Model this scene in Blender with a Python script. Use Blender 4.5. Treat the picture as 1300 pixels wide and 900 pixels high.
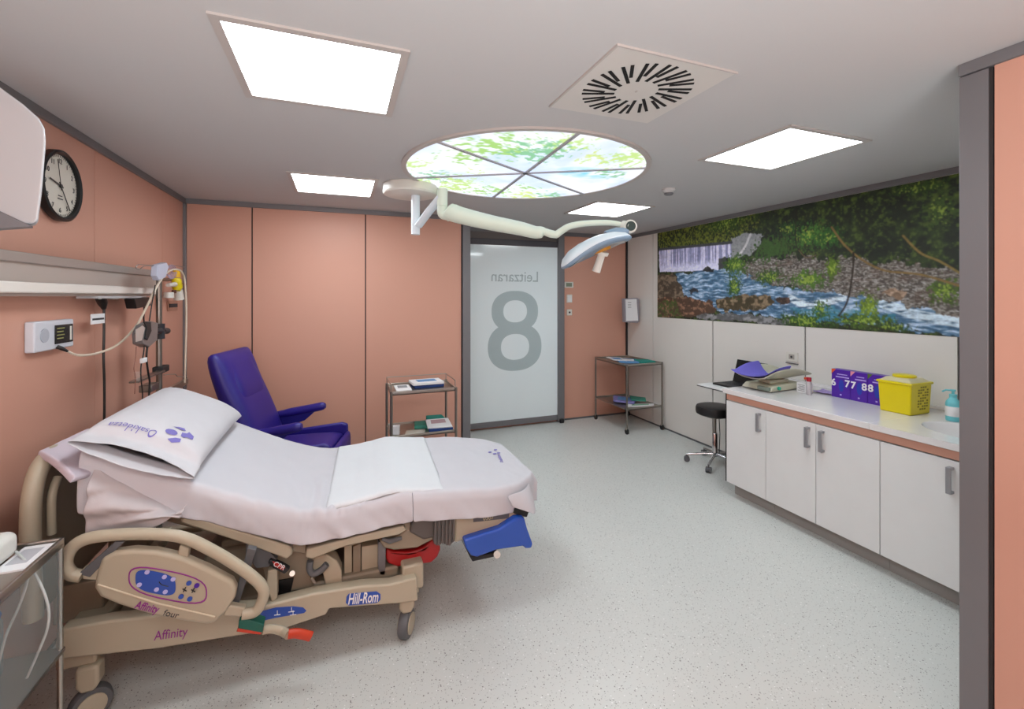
import bpy, bmesh, math, random
import numpy as np
from mathutils import Vector, Matrix
PI = math.pi
random.seed(7); rng = np.random.default_rng(5)
for o in list(bpy.data.objects): bpy.data.objects.remove(o)
S = bpy.context.scene; COL = S.collection

# ------------------------------------------------------------ camera, world, exposure
F = 570.0; EYE = 1.6; CEIL = 2.42; YAW = math.atan(218/F)
CA, SA = math.cos(YAW), math.sin(YAW)
cd = bpy.data.cameras.new('camera'); cam = bpy.data.objects.new('camera', cd); COL.objects.link(cam)
cd.sensor_fit = 'HORIZONTAL'; cd.sensor_width = 36; cd.lens = 36*F/1300
cd.shift_y = -(450-376)/1300; cd.clip_start = .02
cam.location = (0, 0, EYE); cam.rotation_euler = (PI/2, 0, -YAW)
S.camera = cam
w = bpy.data.worlds.new('world'); S.world = w; w.use_nodes = True
w.node_tree.nodes['Background'].inputs[0].default_value = (.6, .65, .7, 1)
w.node_tree.nodes['Background'].inputs[1].default_value = .05
vs = S.view_settings; vs.view_transform = 'Standard'; vs.look = 'None'; vs.gamma = 1
vs.use_curve_mapping = False; vs.exposure = .36
PANEL = 12.0      # strength of the square ceiling lights
SKY = .92        # strength of the round backlit ceiling picture

al = bpy.data.lights.new('bounce_fill', 'AREA'); al.shape = 'RECTANGLE'; al.size = 1.6; al.size_y = 1.0; al.energy = 95  # added fill lamp, unseen behind the camera, brightens the ceiling
al.color = (.88, .97, 1)
alo = bpy.data.objects.new('bounce_fill', al); COL.objects.link(alo); alo.location = (-.1, -1.1, 1.2); alo.rotation_euler = (PI-math.radians(10), 0, 0)

# room dimensions
XL, XR, YB, YR, YF, XN, YN = -1.2255, 3.656, 4.5, 5.17, -1.6, 2.06, .917

# ------------------------------------------------------------ helpers
def ray(px, py):
    u = (px-650)/F; v = (py-376)/F
    return (u*CA+SA, -u*SA+CA, -v)
def aX(px, py, X): r = ray(px, py); t = X/r[0]; return Vector((X, t*r[1], EYE+t*r[2]))
def aY(px, py, Y): r = ray(px, py); t = Y/r[1]; return Vector((t*r[0], Y, EYE+t*r[2]))
def aZ(px, py, Z): r = ray(px, py); t = (Z-EYE)/r[2]; return Vector((t*r[0], t*r[1], Z))
def aD(px, py, D): r = ray(px, py); return Vector((D*r[0], D*r[1], EYE+D*r[2]))

def lin(c):
    if isinstance(c, str):
        c = [int(c[i:i+2], 16)/255 for i in (0, 2, 4)]
    return tuple(x/12.92 if x <= .04045 else ((x+.055)/1.055)**2.4 for x in c)
MATS = {}
def mat(name, col, rough=.5, metal=0, coat=0, bump=0, bscale=50, var=0, vscale=8, emit=0, alpha=1, trans=0, spec=.5):
    if name in MATS: return MATS[name]
    m = bpy.data.materials.new(name); m.use_nodes = True; MATS[name] = m
    nt = m.node_tree; N = nt.nodes; L = nt.links; b = N['Principled BSDF']
    c = lin(col)
    b.inputs['Base Color'].default_value = (*c, 1)
    b.inputs['Roughness'].default_value = rough; b.inputs['Metallic'].default_value = metal
    b.inputs['Coat Weight'].default_value = coat; b.inputs['Specular IOR Level'].default_value = spec
    b.inputs['Transmission Weight'].default_value = trans; b.inputs['Alpha'].default_value = alpha
    if emit:
        b.inputs['Emission Color'].default_value = (*c, 1); b.inputs['Emission Strength'].default_value = emit
    tc = N.new('ShaderNodeTexCoord')
    nz = N.new('ShaderNodeTexNoise'); nz.inputs['Scale'].default_value = vscale; nz.inputs['Detail'].default_value = 4
    L.new(tc.outputs['Object'], nz.inputs['Vector'])
    v = var or .03
    mx = N.new('ShaderNodeMix'); mx.data_type = 'RGBA'
    mx.inputs[6].default_value = (*[x*(1-v) for x in c], 1); mx.inputs[7].default_value = (*[min(1, x*(1+v)) for x in c], 1)
    L.new(nz.outputs['Fac'], mx.inputs[0]); L.new(mx.outputs[2], b.inputs['Base Color'])
    if bump:
        n2 = N.new('ShaderNodeTexNoise'); n2.inputs['Scale'].default_value = bscale; n2.inputs['Detail'].default_value = 3
        bp = N.new('ShaderNodeBump'); bp.inputs['Strength'].default_value = bump; bp.inputs['Distance'].default_value = .004
        L.new(tc.outputs['Object'], n2.inputs['Vector']); L.new(n2.outputs['Fac'], bp.inputs['Height'])
        L.new(bp.outputs[0], b.inputs['Normal'])
    return m
def vcol_mat(name, rough=.4, emit=0):
    m = bpy.data.materials.new(name); m.use_nodes = True; nt = m.node_tree; b = nt.nodes['Principled BSDF']
    a = nt.nodes.new('ShaderNodeAttribute'); a.attribute_name = 'picture'
    if emit:
        b.inputs['Base Color'].default_value = (0, 0, 0, 1)
        nt.links.new(a.outputs['Color'], b.inputs['Emission Color']); b.inputs['Emission Strength'].default_value = emit
    else: nt.links.new(a.outputs['Color'], b.inputs['Base Color'])
    b.inputs['Roughness'].default_value = rough
    return m

class MB:
    def __init__(s): s.b = bmesh.new(); s.mi = 0
    def m(s, i): s.mi = i; return s
    def face(s, vs):
        try:
            f = s.b.faces.new(vs); f.material_index = s.mi; return f
        except ValueError: return None
    def box(s, x0, x1, y0, y1, z0, z1, M=None):
        v = [s.b.verts.new((M @ Vector(p)) if M else p) for p in
             [(x0,y0,z0),(x1,y0,z0),(x1,y1,z0),(x0,y1,z0),(x0,y0,z1),(x1,y0,z1),(x1,y1,z1),(x0,y1,z1)]]
        for q in [(0,3,2,1),(4,5,6,7),(0,1,5,4),(1,2,6,5),(2,3,7,6),(3,0,4,7)]: s.face([v[i] for i in q])
        return s
    def hexa(s, p):   # eight points, bottom four then top four
        v = [s.b.verts.new(q) for q in p]
        for q in [(0,3,2,1),(4,5,6,7),(0,1,5,4),(1,2,6,5),(2,3,7,6),(3,0,4,7)]: s.face([v[i] for i in q])
        return s
    def cyl(s, p0, p1, r, r2=None, n=16): return s.tube([p0, p1], [r, r if r2 is None else r2], n)
    def tube(s, pts, r, n=8, caps=True, sy=1.0):
        pts = [Vector(p) for p in pts]
        R = r if isinstance(r, (list, tuple)) else [r]*len(pts)
        rings = []; pu = None
        for i, p in enumerate(pts):
            t = (pts[min(i+1, len(pts)-1)]-pts[max(i-1, 0)]).normalized()
            if pu is None:
                up = Vector((0, 0, 1)) if abs(t.z) < .9 else Vector((0, 1, 0))
                u = t.cross(up).normalized()
            else: u = (pu - t*pu.dot(t)).normalized()
            pu = u; v = t.cross(u)
            rings.append([s.b.verts.new(p+(u*math.cos(2*PI*k/n)+v*math.sin(2*PI*k/n)*sy)*R[i]) for k in range(n)])
        for a, c in zip(rings, rings[1:]):
            for k in range(n): s.face([a[k], a[(k+1) % n], c[(k+1) % n], c[k]])
        if caps: s.face(rings[0][::-1]); s.face(rings[-1])
        return s
    def lathe(s, c, prof, n=32, M=None):
        rings = []
        for r, z in prof:
            ring = []
            for k in range(n):
                p = Vector((r*math.cos(2*PI*k/n), r*math.sin(2*PI*k/n), z))
                if M: p = M @ p
                ring.append(s.b.verts.new(Vector(c)+p))
            rings.append(ring)
        for a, d in zip(rings, rings[1:]):
            for k in range(n): s.face([a[k], a[(k+1) % n], d[(k+1) % n], d[k]])
        s.face(rings[0][::-1]); s.face(rings[-1])
        return s
    def prism(s, pts, d):
        d = Vector(d); a = [s.b.verts.new(p) for p in pts]; c = [s.b.verts.new(Vector(p)+d) for p in pts]
        n = len(a); s.face(a[::-1]); s.face(c)
        for k in range(n): s.face([a[k], a[(k+1) % n], c[(k+1) % n], c[k]])
        return s
    def grid(s, P, cu=False, cv=False):
        V = [[s.b.verts.new(p) for p in row] for row in P]; nu, nv = len(V), len(V[0])
        for i in range(nu if cu else nu-1):
            for j in range(nv if cv else nv-1):
                s.face([V[i][j], V[(i+1) % nu][j], V[(i+1) % nu][(j+1) % nv], V[i][(j+1) % nv]])
        return s
    def build(s, name, mats, parent=None, bevel=0, seg=2, world=True, solid=0, sub=0, ang=40, flip=False):
        b = s.b
        if flip is None: pass
        bmesh.ops.recalc_face_normals(b, faces=b.faces)
        off = Vector((0, 0, 0))
        if parent is not None and world:
            p = parent; off = Vector(p.location)
            while p.parent: p = p.parent; off += Vector(p.location)
        if off.length: bmesh.ops.translate(b, verts=b.verts, vec=-off)
        for f in b.faces: f.smooth = True
        for e in b.edges:
            if len(e.link_faces) == 2 and e.calc_face_angle(0) > math.radians(ang): e.smooth = False
        me = bpy.data.meshes.new(name); b.to_mesh(me); b.free()
        for mm in (mats if isinstance(mats, (list, tuple)) else [mats]): me.materials.append(mm)
        o = bpy.data.objects.new(name, me); COL.objects.link(o)
        if parent is not None: o.parent = parent
        if solid:
            md = o.modifiers.new('solid', 'SOLIDIFY'); md.thickness = solid; md.offset = 0
        if bevel:
            md = o.modifiers.new('bevel', 'BEVEL'); md.width = bevel; md.segments = seg; md.limit_method = 'ANGLE'
            md.angle_limit = math.radians(40); md.harden_normals = False
        if sub:
            md = o.modifiers.new('sub', 'SUBSURF'); md.levels = sub; md.render_levels = sub
        return o
def tag(o, label, cat, group=None):
    o['label'] = label; o['category'] = cat
    if group: o['group'] = group
    return o
def thing(name, loc, label, cat, group=None, rz=0):
    o = bpy.data.objects.new(name, None); COL.objects.link(o); o.location = loc; o.rotation_euler.z = rz
    o.empty_display_size = .05
    return tag(o, label, cat, group)
def struct(o): o['kind'] = 'structure'; return o
def cr(pts, n=8):     # smooth curve through points
    P = [Vector(p) for p in pts]; out = []
    for i in range(len(P)-1):
        p0 = P[max(i-1, 0)]; p1 = P[i]; p2 = P[i+1]; p3 = P[min(i+2, len(P)-1)]
        for k in range(n):
            t = k/n
            out.append(.5*((2*p1)+(p2-p0)*t+(2*p0-5*p1+4*p2-p3)*t*t+(3*p1-p0-3*p2+p3)*t**3))
    out.append(P[-1]); return out
def rrect(w, h, r, n=5):
    out = []
    for cx, cy, a0 in ((w/2-r, h/2-r, 0), (-w/2+r, h/2-r, PI/2), (-w/2+r, -h/2+r, PI), (w/2-r, -h/2+r, 1.5*PI)):
        for k in range(n+1): a = a0+PI/2*k/n; out.append((cx+r*math.cos(a), cy+r*math.sin(a)))
    return out
def text(s, size, M, name, m, parent=None, ext=.0008, mirror=False, bold=0, align='CENTER', sx=1, label=None):
    cu = bpy.data.curves.new('t', 'FONT'); cu.body = s; cu.size = size; cu.extrude = ext; cu.align_x = align; cu.align_y = 'CENTER'
    cu.offset = bold; cu.resolution_u = 4
    t = bpy.data.objects.new('t', cu); COL.objects.link(t)
    dg = bpy.context.evaluated_depsgraph_get(); dg.update()
    me = bpy.data.meshes.new_from_object(t.evaluated_get(dg)); bpy.data.objects.remove(t)
    K = Matrix.Diagonal(((-1 if mirror else 1)*sx, 1, 1, 1))
    off = Vector((0, 0, 0)); p = parent
    while p is not None: off += Vector(p.location); p = p.parent
    me.transform(Matrix.Translation(-off) @ M @ K)
    if mirror: me.flip_normals()
    me.materials.clear(); me.materials.append(m)
    o = bpy.data.objects.new(name, me); COL.objects.link(o)
    if parent is not None: o.parent = parent
    return o
def frame(o, x, y):   # matrix: origin o, local x axis, local y axis
    x = Vector(x).normalized(); y = Vector(y); y = (y-x*y.dot(x)).normalized(); z = x.cross(y)
    M = Matrix((x, y, z)).transposed().to_4x4(); M.translation = Vector(o); return M
def vnoise(x, y, seed=0):
    xi = np.floor(x).astype(int); yi = np.floor(y).astype(int); fx = x-xi; fy = y-yi
    fx = fx*fx*(3-2*fx); fy = fy*fy*(3-2*fy)
    def hsh(a, b):
        n = (a*374761393+b*668265263+seed*982451653) & 0x7fffffff
        n = ((n ^ (n >> 13))*1274126177) & 0x7fffffff
        return ((n ^ (n >> 16)) & 0xffff)/65535.
    return (hsh(xi, yi)*(1-fx)+hsh(xi+1, yi)*fx)*(1-fy)+(hsh(xi, yi+1)*(1-fx)+hsh(xi+1, yi+1)*fx)*fy
def fbm(x, y, seed=0, o=4):
    s = 0; a = .5; t = 0
    for k in range(o): s = s+a*vnoise(x*2**k, y*2**k, seed+k*17); t += a; a *= .5
    return s/t
def N1(x, y, seed=0, o=3): return float(fbm(np.array([x]), np.array([y]), seed, o)[0])-.5

# ------------------------------------------------------------ materials
TERRA = mat('terracotta_laminate', 'CC9A87', .42, var=.02, vscale=1.5, spec=.35)
WHITEP = mat('white_wall_panel', 'DBD8D3', .45, var=.015, vscale=2)
CEILM = mat('ceiling_paint', 'BDBCBC', .85, var=.01, vscale=1)
GREYM = mat('grey_aluminium_profile', '78777A', .45, .25)
DARKG = mat('dark_joint', '2B2627', .8)
WHITE = mat('white_gloss', 'E4E4E4', .3)
CABW = mat('white_cabinet_laminate', 'DEDFDF', .35)
WTOP = mat('white_worktop', 'E2DFDF', .16, coat=.3)
STEEL = mat('brushed_steel', 'A8A39B', .28, .9, var=.06, vscale=30)
STEELD = mat('steel_tube', '85807A', .3, .85)
CHROME = mat('chrome', 'C8C8CA', .12, 1)
BLACK = mat('black_plastic', '101012', .4)
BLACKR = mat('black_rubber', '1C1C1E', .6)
BEIGE = mat('beige_plastic', 'B1A792', .42, var=.03)
BEIGED = mat('taupe_metal', '8F8371', .5)
GREYB = mat('grey_rubber', '5C5D60', .55)
NAVY = mat('navy_vinyl', '241F7A', .38, bump=.1, bscale=200)
CHAIRM = mat('purple_blue_vinyl', '261A7E', .42, bump=.15, bscale=160, var=.06)
SHEET = mat('white_cotton', 'C6C5CB', .85, bump=.12, bscale=400)
PADM = mat('white_quilted_pad', 'D2D5D9', .9, bump=.25, bscale=120)
LILAC = mat('lilac_blanket', 'CFC6D2', .9, bump=.3, bscale=250)
PRINT = mat('purple_print', '766FB6', .8)
RED = mat('red_bag', 'A31518', .35, bump=.5, bscale=30)
BLUE = mat('royal_blue_plastic', '1C4FB4', .25, coat=.4)
BLUED = mat('blue_decal', '2C4FA8', .4)
MAG = mat('magenta_print', '8E2B8A', .5)
PURP = mat('violet_card', '4B1C9C', .35)
YEL = mat('yellow_plastic', 'DCC900', .35)
YELO = mat('amber_yellow', 'E8B400', .35)
CREAM = mat('cream_plastic', 'D8D6CE', .4)
LAMPG = mat('pale_green_white_paint', 'D5DECF', .35)
LAMPW = mat('lamp_white', 'D9E2EA', .3)
BLUEG = mat('blue_grey_trim', '8398AE', .4)
ORANGE = mat('orange_ring', 'C4862A', .5)
AQUA = mat('aqua_plastic', '6FC4CE', .3)
PAPER = mat('paper_white', 'E6E6E8', .7)
PAPERB = mat('paper_blue', '5C8FC0', .7)
PAPERN = mat('paper_navy', '1E3F80', .6)
TEAL = mat('teal_cloth', '12887C', .8)
GREENP = mat('green_packet', '3F8F7D', .7)
VIOL = mat('violet_cloth', '6F68C8', .85, bump=.3, bscale=200)
INK = mat('dark_print', '33343A', .6)
LGREY = mat('light_grey_plastic', 'B9BABD', .4)
GLASSM = mat('clear_plastic', 'C8D4D4', .08, trans=.0, alpha=.13)
GREENB = mat('green_plastic', '0F5A4C', .4)
REDP = mat('red_plastic', 'C03A1C', .4)

def floor_mat():
    m = bpy.data.materials.new('speckled_vinyl_floor'); m.use_nodes = True; nt = m.node_tree; N = nt.nodes; L = nt.links
    b = N['Principled BSDF']; b.inputs['Roughness'].default_value = .38
    tc = N.new('ShaderNodeTexCoord')
    base = N.new('ShaderNodeTexNoise'); base.inputs['Scale'].default_value = 1.2; base.inputs['Detail'].default_value = 5
    L.new(tc.outputs['Object'], base.inputs['Vector'])
    r0 = N.new('ShaderNodeMix'); r0.data_type = 'RGBA'
    r0.inputs[6].default_value = (*lin('C8CBC8'), 1); r0.inputs[7].default_value = (*lin('D2D4D0'), 1)
    L.new(base.outputs['Fac'], r0.inputs[0]); cur = r0.outputs[2]
    for sc, th, col, thr in ((75, .20, '7C7B7A', .68), (130, .24, '9A9A98', .56), (60, .2, 'E4E5E4', .72), (38, .11, '686564', .66)):
        v = N.new('ShaderNodeTexVoronoi'); v.inputs['Scale'].default_value = sc
        L.new(tc.outputs['Object'], v.inputs['Vector'])
        lt = N.new('ShaderNodeMath'); lt.operation = 'LESS_THAN'; lt.inputs[1].default_value = th
        L.new(v.outputs['Distance'], lt.inputs[0])
        sp = N.new('ShaderNodeSeparateColor'); L.new(v.outputs['Color'], sp.inputs[0])
        gt = N.new('ShaderNodeMath'); gt.operation = 'GREATER_THAN'; gt.inputs[1].default_value = thr
        L.new(sp.outputs[0], gt.inputs[0])
        mu = N.new('ShaderNodeMath'); mu.operation = 'MULTIPLY'; L.new(lt.outputs[0], mu.inputs[0]); L.new(gt.outputs[0], mu.inputs[1])
        mx = N.new('ShaderNodeMix'); mx.data_type = 'RGBA'; L.new(mu.outputs[0], mx.inputs[0]); L.new(cur, mx.inputs[6])
        mx.inputs[7].default_value = (*lin(col), 1); cur = mx.outputs[2]
    L.new(cur, b.inputs['Base Color']); return m
FLOOR = floor_mat()
def emit_mat():
    m = bpy.data.materials.new('lit_diffuser'); m.use_nodes = True; b = m.node_tree.nodes['Principled BSDF']
    b.inputs['Base Color'].default_value = (.9, .9, .9, 1)
    b.inputs['Emission Color'].default_value = (.90, .98, 1.02, 1); b.inputs['Emission Strength'].default_value = PANEL
    return m
LIT = emit_mat()

# ------------------------------------------------------------ room shell
struct(MB().box(XL-.1, XR+.1, YF-.1, YR+.1, -.1, 0).build('floor', FLOOR))
struct(MB().box(XL-.1, XR+.1, YF-.1, YR+.1, CEIL, CEIL+.1).build('ceiling', CEILM))
def panels(name, axis, fix, sgn, edges, z1, m, gap=.005, th=.1, z0=0):
    # axis 'x': wall plane at x=fix, panels along y ; sgn = outward direction of the wall body
    b = MB(); lo, hi = min(edges), max(edges); back = fix+sgn*.012
    b.m(1)
    A = sorted((back, fix+sgn*th))
    if axis == 'x': b.box(A[0], A[1], lo, hi, z0, z1)
    else: b.box(lo, hi, A[0], A[1], z0, z1)
    b.m(0); A = sorted((fix, back))
    for e0, e1 in zip(edges, edges[1:]):
        if axis == 'x': b.box(A[0], A[1], e0+gap/2, e1-gap/2, z0, z1)
        else: b.box(e0+gap/2, e1-gap/2, A[0], A[1], z0, z1)
    return struct(b.build(name, [m, DARKG]))
panels('wall_left', 'x', XL, -1, [YF, -.95, .035, 1.03, 2.035, 3.035, 4.012, YB+.01], CEIL, TERRA)
panels('wall_back', 'y', YB, 1, [XL-.1, -.724, .225, 1.166], CEIL, TERRA, gap=.011, th=.1)
panels('wall_back_recess', 'y', YR, 1, [1.1, 2.655, XR], CEIL, TERRA)
struct(MB().box(1.06, 1.166, YB+.1, YR, 0, CEIL).build('wall_return', TERRA))
panels('wall_right', 'x', XR, 1, [YN-.05, 1.645, 2.65, 3.652, 4.619, YR], CEIL, WHITEP, gap=.013)
panels('wall_right_near', 'x', XN, 1, [YF, -1.12, -.14, .835], CEIL, TERRA)
struct(MB().box(XN+.1, XR+.1, YN-.1, YN, 0, CEIL).build('wall_right_return', WHITEP))
panels('wall_front', 'y', YF, -1, [XL, -.2, .8, XN], CEIL, TERRA)
# cornices and corner profiles
tn = [0]
def trim(*a, m=GREYM, bevel=.002):
    tn[0] += 1; return struct(MB().box(*a).build('trim_%d' % tn[0], m, bevel=bevel))
CZ = CEIL-.042
trim(XL, XL+.018, YF, YB, CZ, CEIL); trim(XL, 1.255, YB-.018, YB, CZ, CEIL)
trim(1.166, XR, YR-.04, YR, CZ-.005, CEIL); trim(XR-.018, XR, YN, YR-.04, CZ, CEIL)
trim(XN-.012, XN+.1, YF, YN+.006, CZ, CEIL)
trim(1.174, 1.255, YB-.02, YB+.1, 0, CZ)                    # grey jamb at the end of the back wall
trim(XN-.006, XN+.12, .846, YN+.006, 0, CZ-.003)             # grey corner profile on the near right wall
trim(XL, XL+.022, YB-.03, YB, 0, CZ)                          # corner left
trim(XR-.02, XR, YR-.025, YR, 0, CZ, m=DARKG)                 # corner right
trim(XN-.001, XN+.02, .8365, .846, 0, CZ-.003, m=DARKG, bevel=0)
trim(XR-.004, XR, 1.65, YR, 0, .018, m=GREYB, bevel=0)
trim(2.655, XR, YR-.004, YR, 0, .022, m=GREYB, bevel=0)
trim(XL, XL+.004, YF, YB, 0, .02, m=GREYB, bevel=0)
# ------------------------------------------------------------ sliding door
DG = mat('frosted_door_glass', 'E6F1F4', .12, coat=.5, var=.02, vscale=2)
DT = mat('grey_door_lettering', 'AEBDC0', .25)
door = MB().box(1.26, 2.575, YR-.05, YR-.015, .095, 2.215).build('door_1', DG); struct(door)
MB().box(1.26, 2.575, YR-.058, YR-.01, .028, .095).build('bottom_rail', GREYM, door, bevel=.003)
MB().box(1.26, 2.575, YR-.056, YR-.012, 2.215, 2.29).build('top_rail', mat('dark_grey_rail', '4A474C', .5, .2), door, bevel=.003)
MB().box(2.575, 2.66, YR-.085, YR-.001, .01, 2.375).build('door_frame', GREYM, door, bevel=.005)
MB().box(1.26, 2.575, YR-.03, YR-.001, 2.29, 2.375).build('header_panel', mat('header_grey', '6A625F', .5), door, bevel=.003)
MB().box(2.585, 2.64, YR-.115, YR-.085, 0, .05).build('floor_guide', BLACKR, door, bevel=.006)
dy = YR-.0512
text('Leitzaran', .185, frame((2.0, dy, 1.835), (1, 0, 0), (0, 0, 1)), 'room_name', DT, door, mirror=True, sx=.93)
# big 8 from two mirrored loops
def annulus(b, cx, cz, ro, rzo, ri, rzi, y, n=48, p=2.3, h=.001):
    A = []; 
    for k in range(n):
        a = 2*PI*k/n; c, s_ = math.cos(a), math.sin(a)
        f = (abs(c)**p+abs(s_)**p)**(-1/p)
        A.append(((cx+ro*c*f, cz+rzo*s_*f), (cx+ri*c*f, cz+rzi*s_*f)))
    o = [b.b.verts.new((q[0][0], y, q[0][1])) for q in A]; i = [b.b.verts.new((q[1][0], y, q[1][1])) for q in A]
    for k in range(n): b.face([o[k], o[(k+1) % n], i[(k+1) % n], i[k]])
b = MB(); annulus(b, 2.0, .98, .352, .292, .185, .158, dy-.0002); annulus(b, 2.0, 1.415, .305, .250, .155, .135, dy-.0009)
b.build('room_number', DT, door, ang=180)

# ------------------------------------------------------------ mural on right wall
MY0, MY1, MZ0, MZ1 = 4.529, 1.25, 1.342, CZ-.002
nu, nv = 640, 200
Yg = np.linspace(MY0, MY1, nu)[:, None]*np.ones((1, nv)); Zg = np.linspace(MZ1, MZ0, nv)[None, :]*np.ones((nu, 1))
s = (MY0-Yg); t = (MZ1-Zg)                          # metres from the top left corner of the picture
def hexc(c): return np.array(lin(c))
def shade(img, mask, col, k=None):
    m_ = np.clip(mask, 0, 1)[..., None]; c = hexc(col) if isinstance(col, str) else col
    img[:] = img*(1-m_)+c*m_
def wp(cx, cy):                                       # tracing point -> wall coordinates (metres)
    q = aX(830+cx/3.25, 210+cy/3.25, XR); return (MY0-q.y, MZ1-q.z)
def inpoly(pts, jit=.02, seed=1, fr=18):
    P = [wp(*p) for p in pts]; jit = jit*2.6+.012; X = s+(fbm(s*fr, t*fr, seed, 5)-.5)*jit*2; Y = t+(fbm(s*fr, t*fr, seed+5, 5)-.5)*jit*1.6
    ins = np.zeros(s.shape, bool)
    for (x0, y0), (x1, y1) in zip(P, P[1:]+P[:1]):
        c = ((y0 > Y) != (y1 > Y))
        ins ^= c & (X < (x1-x0)*(Y-y0)/((y1-y0) if y1 != y0 else 1e-9)+x0)
    return ins.astype(float)
def stroke(pts, wd):
    P = [wp(*p) for p in pts]; P = [tuple(q)[:2] for q in cr([(a, b_, 0) for a, b_ in P], 6)]; d = np.full(s.shape, 9.)
    for (x0, y0), (x1, y1) in zip(P, P[1:]):
        l2 = (x1-x0)**2+(y1-y0)**2+1e-9; k = np.clip(((s-x0)*(x1-x0)+(t-y0)*(y1-y0))/l2, 0, 1)
        d = np.minimum(d, np.hypot(s-x0-k*(x1-x0), t-y0-k*(y1-y0)))
    return np.clip((wd-d)/.004+.5, 0, 1)
def leaves(cx, cy, rx, ry, col, dens=.5, seed=0, fr=75):
    x, y = wp(cx, cy); x1, _ = wp(cx+rx, cy); _, y1 = wp(cx, cy+ry); ax, ay = abs(x1-x), abs(y1-y)
    e = 1-np.hypot((s-x)/ax, (t-y)/ay)
    return np.clip((e*.9+(fbm(s*fr, t*fr*.8, seed, 3)-.5)*2.2-(.75-dens))*6, 0, 1)*(e > -.5)
img = np.zeros((nu, nv, 3)); img[:] = hexc('1C2417')
n1 = fbm(s*9, t*9, 3); n2 = fbm(s*34, t*34, 11); n3 = fbm(s*70, t*60, 23)
shade(img, (n1*.6+n2*.6-.55)*4, '2E3D1B'); shade(img, (n2*.7+n3*.5-.66)*6, '4A5C24')
shade(img, (n1-.35)*-3, '0F140F')
shade(img, inpoly([(0, 240), (420, 200), (420, 330), (0, 350)], .04)*np.clip((n3-.42)*5, 0, 1), '6A7328')
shade(img, inpoly([(1050, 40), (1300, 20), (1300, 280), (1100, 250)], .06)*np.clip((n2-.45)*4, 0, 1), '4B5E22')
# far bank stones
shade(img, inpoly([(320, 300), (400, 280), (450, 285), (440, 330), (400, 370), (320, 385)], .01), '8C8F93')
shade(img, stroke([(400, 285), (375, 340), (345, 378)], .012), 'C9C9CC')
shade(img, inpoly([(330, 395), (560, 378), (820, 385), (1300, 420), (1300, 640), (900, 560), (560, 500), (330, 430)], .03), '4B443E')
rk = inpoly([(330, 395), (560, 378), (820, 385), (1300, 420), (1300, 640), (900, 560), (560, 500), (330, 430)], .03)
shade(img, rk*np.clip((fbm(s*60, t*120, 31)-.47)*5, 0, 1), '7E7871'); shade(img, rk*np.clip((fbm(s*65, t*150, 37)-.58)*8, 0, 1), '9F9C98')
shade(img, rk*np.clip((fbm(s*12, t*40, 41)-.55)*3, 0, 1)*.6, '5E463A')
shade(img, leaves(490, 345, 75, 45, '', .8, 900, 60), '35541F')
# water
wt = inpoly([(90, 445), (330, 425), (440, 470), (560, 510), (760, 530), (960, 560), (1300, 625), (1300, 720), (900, 665), (480, 622), (240, 600), (130, 540)], .02)
shade(img, wt, '3E6280'); st = fbm(s*14, t*80+fbm(s*5, t*5, 9)*6, 51, 5)
shade(img, wt*np.clip((st-.40)*3.5, 0, 1), '7597B8'); shade(img, wt*np.clip((st-.53)*5, 0, 1)*.85, 'B9CBE0'); shade(img, wt*np.clip((.40-st)*6, 0, 1)*.7, '223A52')
shade(img, inpoly([(560, 590), (760, 590), (1000, 620), (1000, 650), (640, 640)], .02)*.6, '2F7A8C')
shade(img, wt*stroke([(560, 545), (640, 575), (780, 545)], .03)*np.clip((st-.3)*4, 0, 1), 'D3E2EC')
shade(img, wt*stroke([(950, 570), (1100, 620), (1260, 645)], .035)*np.clip((st-.3)*4, 0, 1), 'C7D9E6')
# waterfall
wf = inpoly([(22, 350), (322, 322), (322, 380), (270, 385), (268, 432), (25, 440)], 0)
shade(img, wf, '8C8FB8'); sv = fbm(s*60, t*3, 61, 3)
shade(img, wf*np.clip((sv-.45)*6, 0, 1), 'D7D5F0'); shade(img, wf*np.clip((.40-sv)*3, 0, 1), '6A6E98')
shade(img, wf*np.clip((t-wp(150, 395)[1])*14, 0, 1), 'D2D3EE')
shade(img, stroke([(22, 347), (322, 318)], .014), '3B3F48')
shade(img, inpoly([(268, 385), (300, 378), (300, 425), (268, 432)], .004), '3A3A3E')
# boulders
for k, (pp, c1, c2) in enumerate([
    ([(0, 450), (80, 450), (120, 500), (130, 545), (0, 550)], '463B30', '7A6A58'),
    ([(0, 550), (140, 545), (240, 560), (268, 600), (200, 620), (0, 625)], '4A3528', '8A6650'),
    ([(258, 555), (330, 535), (470, 540), (495, 570), (440, 600), (300, 600), (258, 590)], '3E3420', '86735A'),
    ([(500, 548), (560, 540), (575, 570), (520, 578)], '33261F', '5C4438'),
    ([(145, 512), (170, 505), (185, 525), (150, 530)], '22222A', '3A3A44'), ([(190, 432), (220, 420), (250, 430), (240, 440)], '1F1F22', '3A3A3A'),
    ([(180, 615), (300, 610), (420, 618), (560, 640), (560, 660), (180, 630)], '58585A', '8A8A8C'),
    ([(930, 530), (1000, 505), (1050, 530), (1020, 555)], '7A6350', 'B49A84'),
    ([(0, 300), (22, 300), (22, 440), (0, 440)], '1C1F16', '2A2D20')]):
    mk = inpoly(pp, .012, 70+k); shade(img, mk, c1); shade(img, mk*np.clip((fbm(s*22, t*34, 80+k)-.48)*6, 0, 1), c2)
shade(img, inpoly([(0, 570), (90, 560), (130, 620), (0, 628)], .03)*np.clip((n3-.4)*5, 0, 1), '3F5222')
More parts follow.
